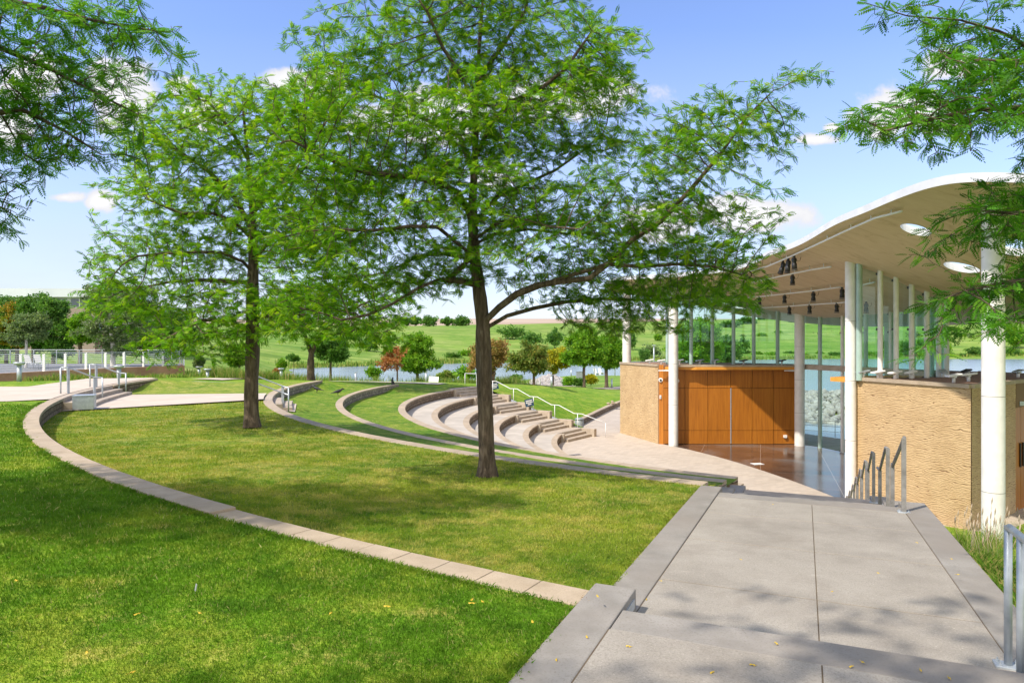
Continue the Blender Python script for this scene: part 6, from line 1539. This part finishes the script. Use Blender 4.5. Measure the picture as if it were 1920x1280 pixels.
for i, (px, py, L_, tl, lb, dr_) in enumerate([(1468,489,.42,22,'left of the three big stage lights on the front pipe',.36),(1478,485,.44,8,'middle of the three big stage lights on the front pipe',.36),(1489,480,.42,-3,'right of the three big stage lights on the front pipe',.36),
     (1486,514,.32,0,'stage light hanging below the big cluster on the second pipe',.42),(1438,524,.32,4,'stage light among the tree leaves on the second pipe',.42),
     (1389,559,.28,0,'leftmost stage light of the third pipe',.42),(1424,556,.28,0,'second stage light from the left on the third pipe',.42),(1471,551.5,.30,0,'stage light in the middle of the third pipe',.42),(1525,546,.32,0,'fourth stage light from the left on the third pipe',.42),(1579,539,.32,0,'stage light touching the tall column on the third pipe',.42),
     (1480,574,.28,0,'left stage light of the rearmost pipe',.42),(1518,571,.30,0,'middle stage light of the rearmost pipe',.42),(1569,568,.30,0,'right stage light of the rearmost pipe',.42),(1624,566,.34,0,'stage light seen through the first glass pane',.40),(1404,528,.32,2,'stage light half hidden at the end of the branches',.42)]):
    stage_light(lb, px, py, L_, tl, R(15), dr_)
# floodlights standing on the two gravel roofs
def roof_lamp(label, px, py, Y, rz, mat='lightwhite', s_=1.0):
    x = (px-960)/1280*Y; w = thing('roof_light', label, 'floodlight', (x, Y, WT-.04), rz, 'small floodlights on the gravel roofs'); w.scale = (s_,)*3
    m = MB(); m.tube([(0,0,0),(0,0,.20)], .055, 10); m.build('stem', MT['lightwhite'], w); m = MB(); m.box((0,0,.27), (.52,.26,.07), M=Matrix.Rotation(R(-9),3,'Y')); m.build('lamp_head', MT[mat], w, bevel=.03); m = MB(); m.box((0,0,.215), (.10,.20,.05)); m.build('bracket', MT['lightwhite'], w)
for i, (px, Y, rz, mt, lb) in enumerate([(1646,26.7,.2,'lightwhite','first white floodlight along the slender columns'),(1678,26.4,.3,'lightwhite','second white floodlight along the slender columns'),(1708,26.5,.5,'lightwhite','third white floodlight along the slender columns'),(1768,27.6,1.2,'galv','grey floodlight near the last slender column'),
   (1788,24.0,.1,'lightwhite','large white floodlight near the corner of the right wing'),(1816,24.8,-.2,'lightwhite','white floodlight beside the right front column'),(1812,27.9,.6,'black','dark floodlight at the back of the gravel roof'),(1909,27.5,.5,'galv','floodlight at the right edge of the gravel roof'),(1618,27.0,.2,'galv','low grey fitting behind the first glass pane'),
   (1218,43.6,.1,'lightwhite','white floodlight above the corner of the left stone wing'),(1240,43.2,-.1,'lightwhite','white floodlight beside the left front column'),(1274,43.1,.1,'galv','first grey floodlight on the roof above the wooden wall'),(1312,43.1,.3,'galv','second grey floodlight on the roof above the wooden wall'),(1340,43.1,0,'galv','third grey floodlight on the roof above the wooden wall'),(1394,43.1,.4,'black','dark floodlight between the glass fins'),(1466,43.0,.2,'black','dark floodlight left of the rear column')]):
    roof_lamp(lb, px, 700, Y, rz, mt)
# fittings on the wooden wall
def dome(label, x, y, z):
    w = thing('security_camera', label, 'security camera', (x, y, z), 0, 'white dome cameras'); m = MB(); m.tube([(0,0,0),(0,-.08,0)], .13, 16); m.build('housing', MT['lightwhite'], w); m = MB(); m.tube([(0,-.085,-.02),(0,-.13,-.02)], [.07,.04], 12); m.build('dome', MT['black'], w)
dome('white dome camera on the orange strip beside the stone wing', 9.13, 41.98, 3.95)
dome('white dome camera just right of the left front column', 10.12, 41.90, 3.90)
w = thing('intercom', 'small white box on the orange strip below the dome camera', 'wall box', (9.12, 41.98, 2.9)); m = MB(); m.box((0,-.03,0), (.10,.07,.22)); m.build('housing', MT['lightwhite'], w, bevel=.01); m = MB(); m.box((0,-.068,-.02), (.05,.006,.08)); m.build('panel', MT['galv'], w)
w = thing('wall_socket', 'small white outlet box low on the wooden wall', 'wall box', (16.75, 41.9, .50)); m = MB(); m.box((0,-.05,0), (.20,.12,.16)); m.build('housing', MT['lightwhite'], w, bevel=.01); m = MB(); m.box((.0,-.06,-.09), (.12,.1,.03)); m.build('lid', MT['galv'], w)
for i, (x, y) in enumerate(((9.35,41.6),(16.95,41.4))):
    w = thing('lamp_bar', ['short white lamp bar left of the left front column','short white lamp bar left of the rear column'][i], 'lamp bar', (x, y, WT-.35)); m = MB(); m.box((0,0,0), (.85,.08,.06)); m.build('tube', MT['lightwhite'], w); m = MB(); m.box((0,.06,0), (.3,.05,.1)); m.build('bracket', MT['galv'], w)
# plaza details
for i, (px, py) in enumerate(((1078,852.5),(1160,767))):
    q = gp(px, py, 6.31); w = thing('drain_cover', ['dark drain cover on the plaza before the lowest seat tier','grey drain cover on the plaza beyond the low wall'][i], 'drain cover', (q.x, q.y, .004), R(20)); m = MB(); m.box((0,0,.006), (.72,.30,.012)); m.build('frame', MT['galv_dark'], w)
    for k in range(6): m = MB(); m.box((-.27+.108*k,0,.014), (.06,.24,.006)); m.build('bar', MT['black'], w)
q = gp(1420, 869.5, 6.31); w = thing('paper_sheet', 'white sheet lying on the brown stage floor', 'sheet', (q.x, q.y, .008), R(10)); m = MB(); m.box((0,0,.006), (.55,.45,.010)); m.build('sheet', MT['lightwhite'], w)
# terrace rail and ladders by the water behind the glass
w = thing('water_rail', 'thin rail at the water edge behind the glass wall', 'railing', (20.5,44,0)); m = MB()
for k in range(7): m.tube([(18.9+.8*k,46.5-.5*k,0),(18.9+.8*k,46.5-.5*k,1.05)], .02, 6)
for z in (.35,.7,1.05): m.tube([(18.9,46.5,z),(23.7,43.5,z)], .015, 6)
o = m.build('rail', MT['galv'], w); o.location = -w.location
# fallen leaves on the concrete and the grass
def litter(px, py, H, i, where, r_=.022, mat='litter'):
    p = gp(px, py, H); p.z += .006 if where != 'grass' else .05; a = random.uniform(0, 6.28)
    m = MB(); V_ = []; n = 9
    for j in range(n):
        t_ = 2*math.pi*j/n; rr_ = r_*(1+.35*math.cos(2*t_))*random.uniform(.85,1.15); V_.append((math.cos(t_)*rr_, math.sin(t_)*rr_*.6, .004*math.sin(3*t_)+.002))
    m.add([(0,0,.007)]+V_, [(0,j+1,(j+1)%n+1) for j in range(n)]); m.tube([(r_,0,.002),(r_*2,.003,.004)], .0012, 4)
    o = m.build('fallen_leaf', MT[mat]); o.location = p; o.rotation_euler = (0,0,a); tag(o, 'small yellow leaf lying on the '+where, 'leaf', 'fallen leaves on the '+where)
for i, (px, py) in enumerate([(1178,1213),(1043,1238),(1455,1207),(1411,1248),(1618,1243),(1596,1251),(1726,1258),(1780,1273),(1335,1262),(1100,1195)]): litter(px, py, 1.896, i, 'near paving', .013)
for i, (px, py) in enumerate([(1449,946),(1719,1018),(1646,1075),(1785,1049),(1212,1125),(1240,1090),(1796,1078),(1560,1110),(1390,1050)]): litter(px, py, 2.09 if py > 1000 else 2.2, i, 'walkway landing', .012)
for i, (px, py) in enumerate([(163,1238),(375,1163),(620,1163),(885,1137),(905,1141),(998,1179),(257,1165),(248,1277),(725,1150),(1120,1130),(30,1100),(884,1144)]): litter(px, py, 1.86, i, 'grass', .017)
q = gp(366, 1112, 1.87); w = thing('feather', 'single grey feather standing in the near lawn', 'feather', (q.x, q.y, q.z+.02)); m = MB(); m.bar((0,0,0), (.01,0,.05), .014, .002); m.build('vane', MT['trash'], w); m = MB(); m.tube([(0,0,-.02),(.008,0,.054)], .0015, 5); m.build('quill', MT['lightwhite'], w)
# litter and twigs along the kerb edge
n = 900; t_ = rng.random(n); P = np.array([wp(-2.2+8.2*a, -KW+abs(rng.normal(0,.035))-.02) for a in t_]); hz_ = np.array([Z(landing_H(max((-2.2+8.2*a), .001)) if -2.2+8.2*a > .45 else 1.9) for a in t_])
blades('dry_clippings', P, hz_+.001, .004, .010, 'clip', lean=1.5)
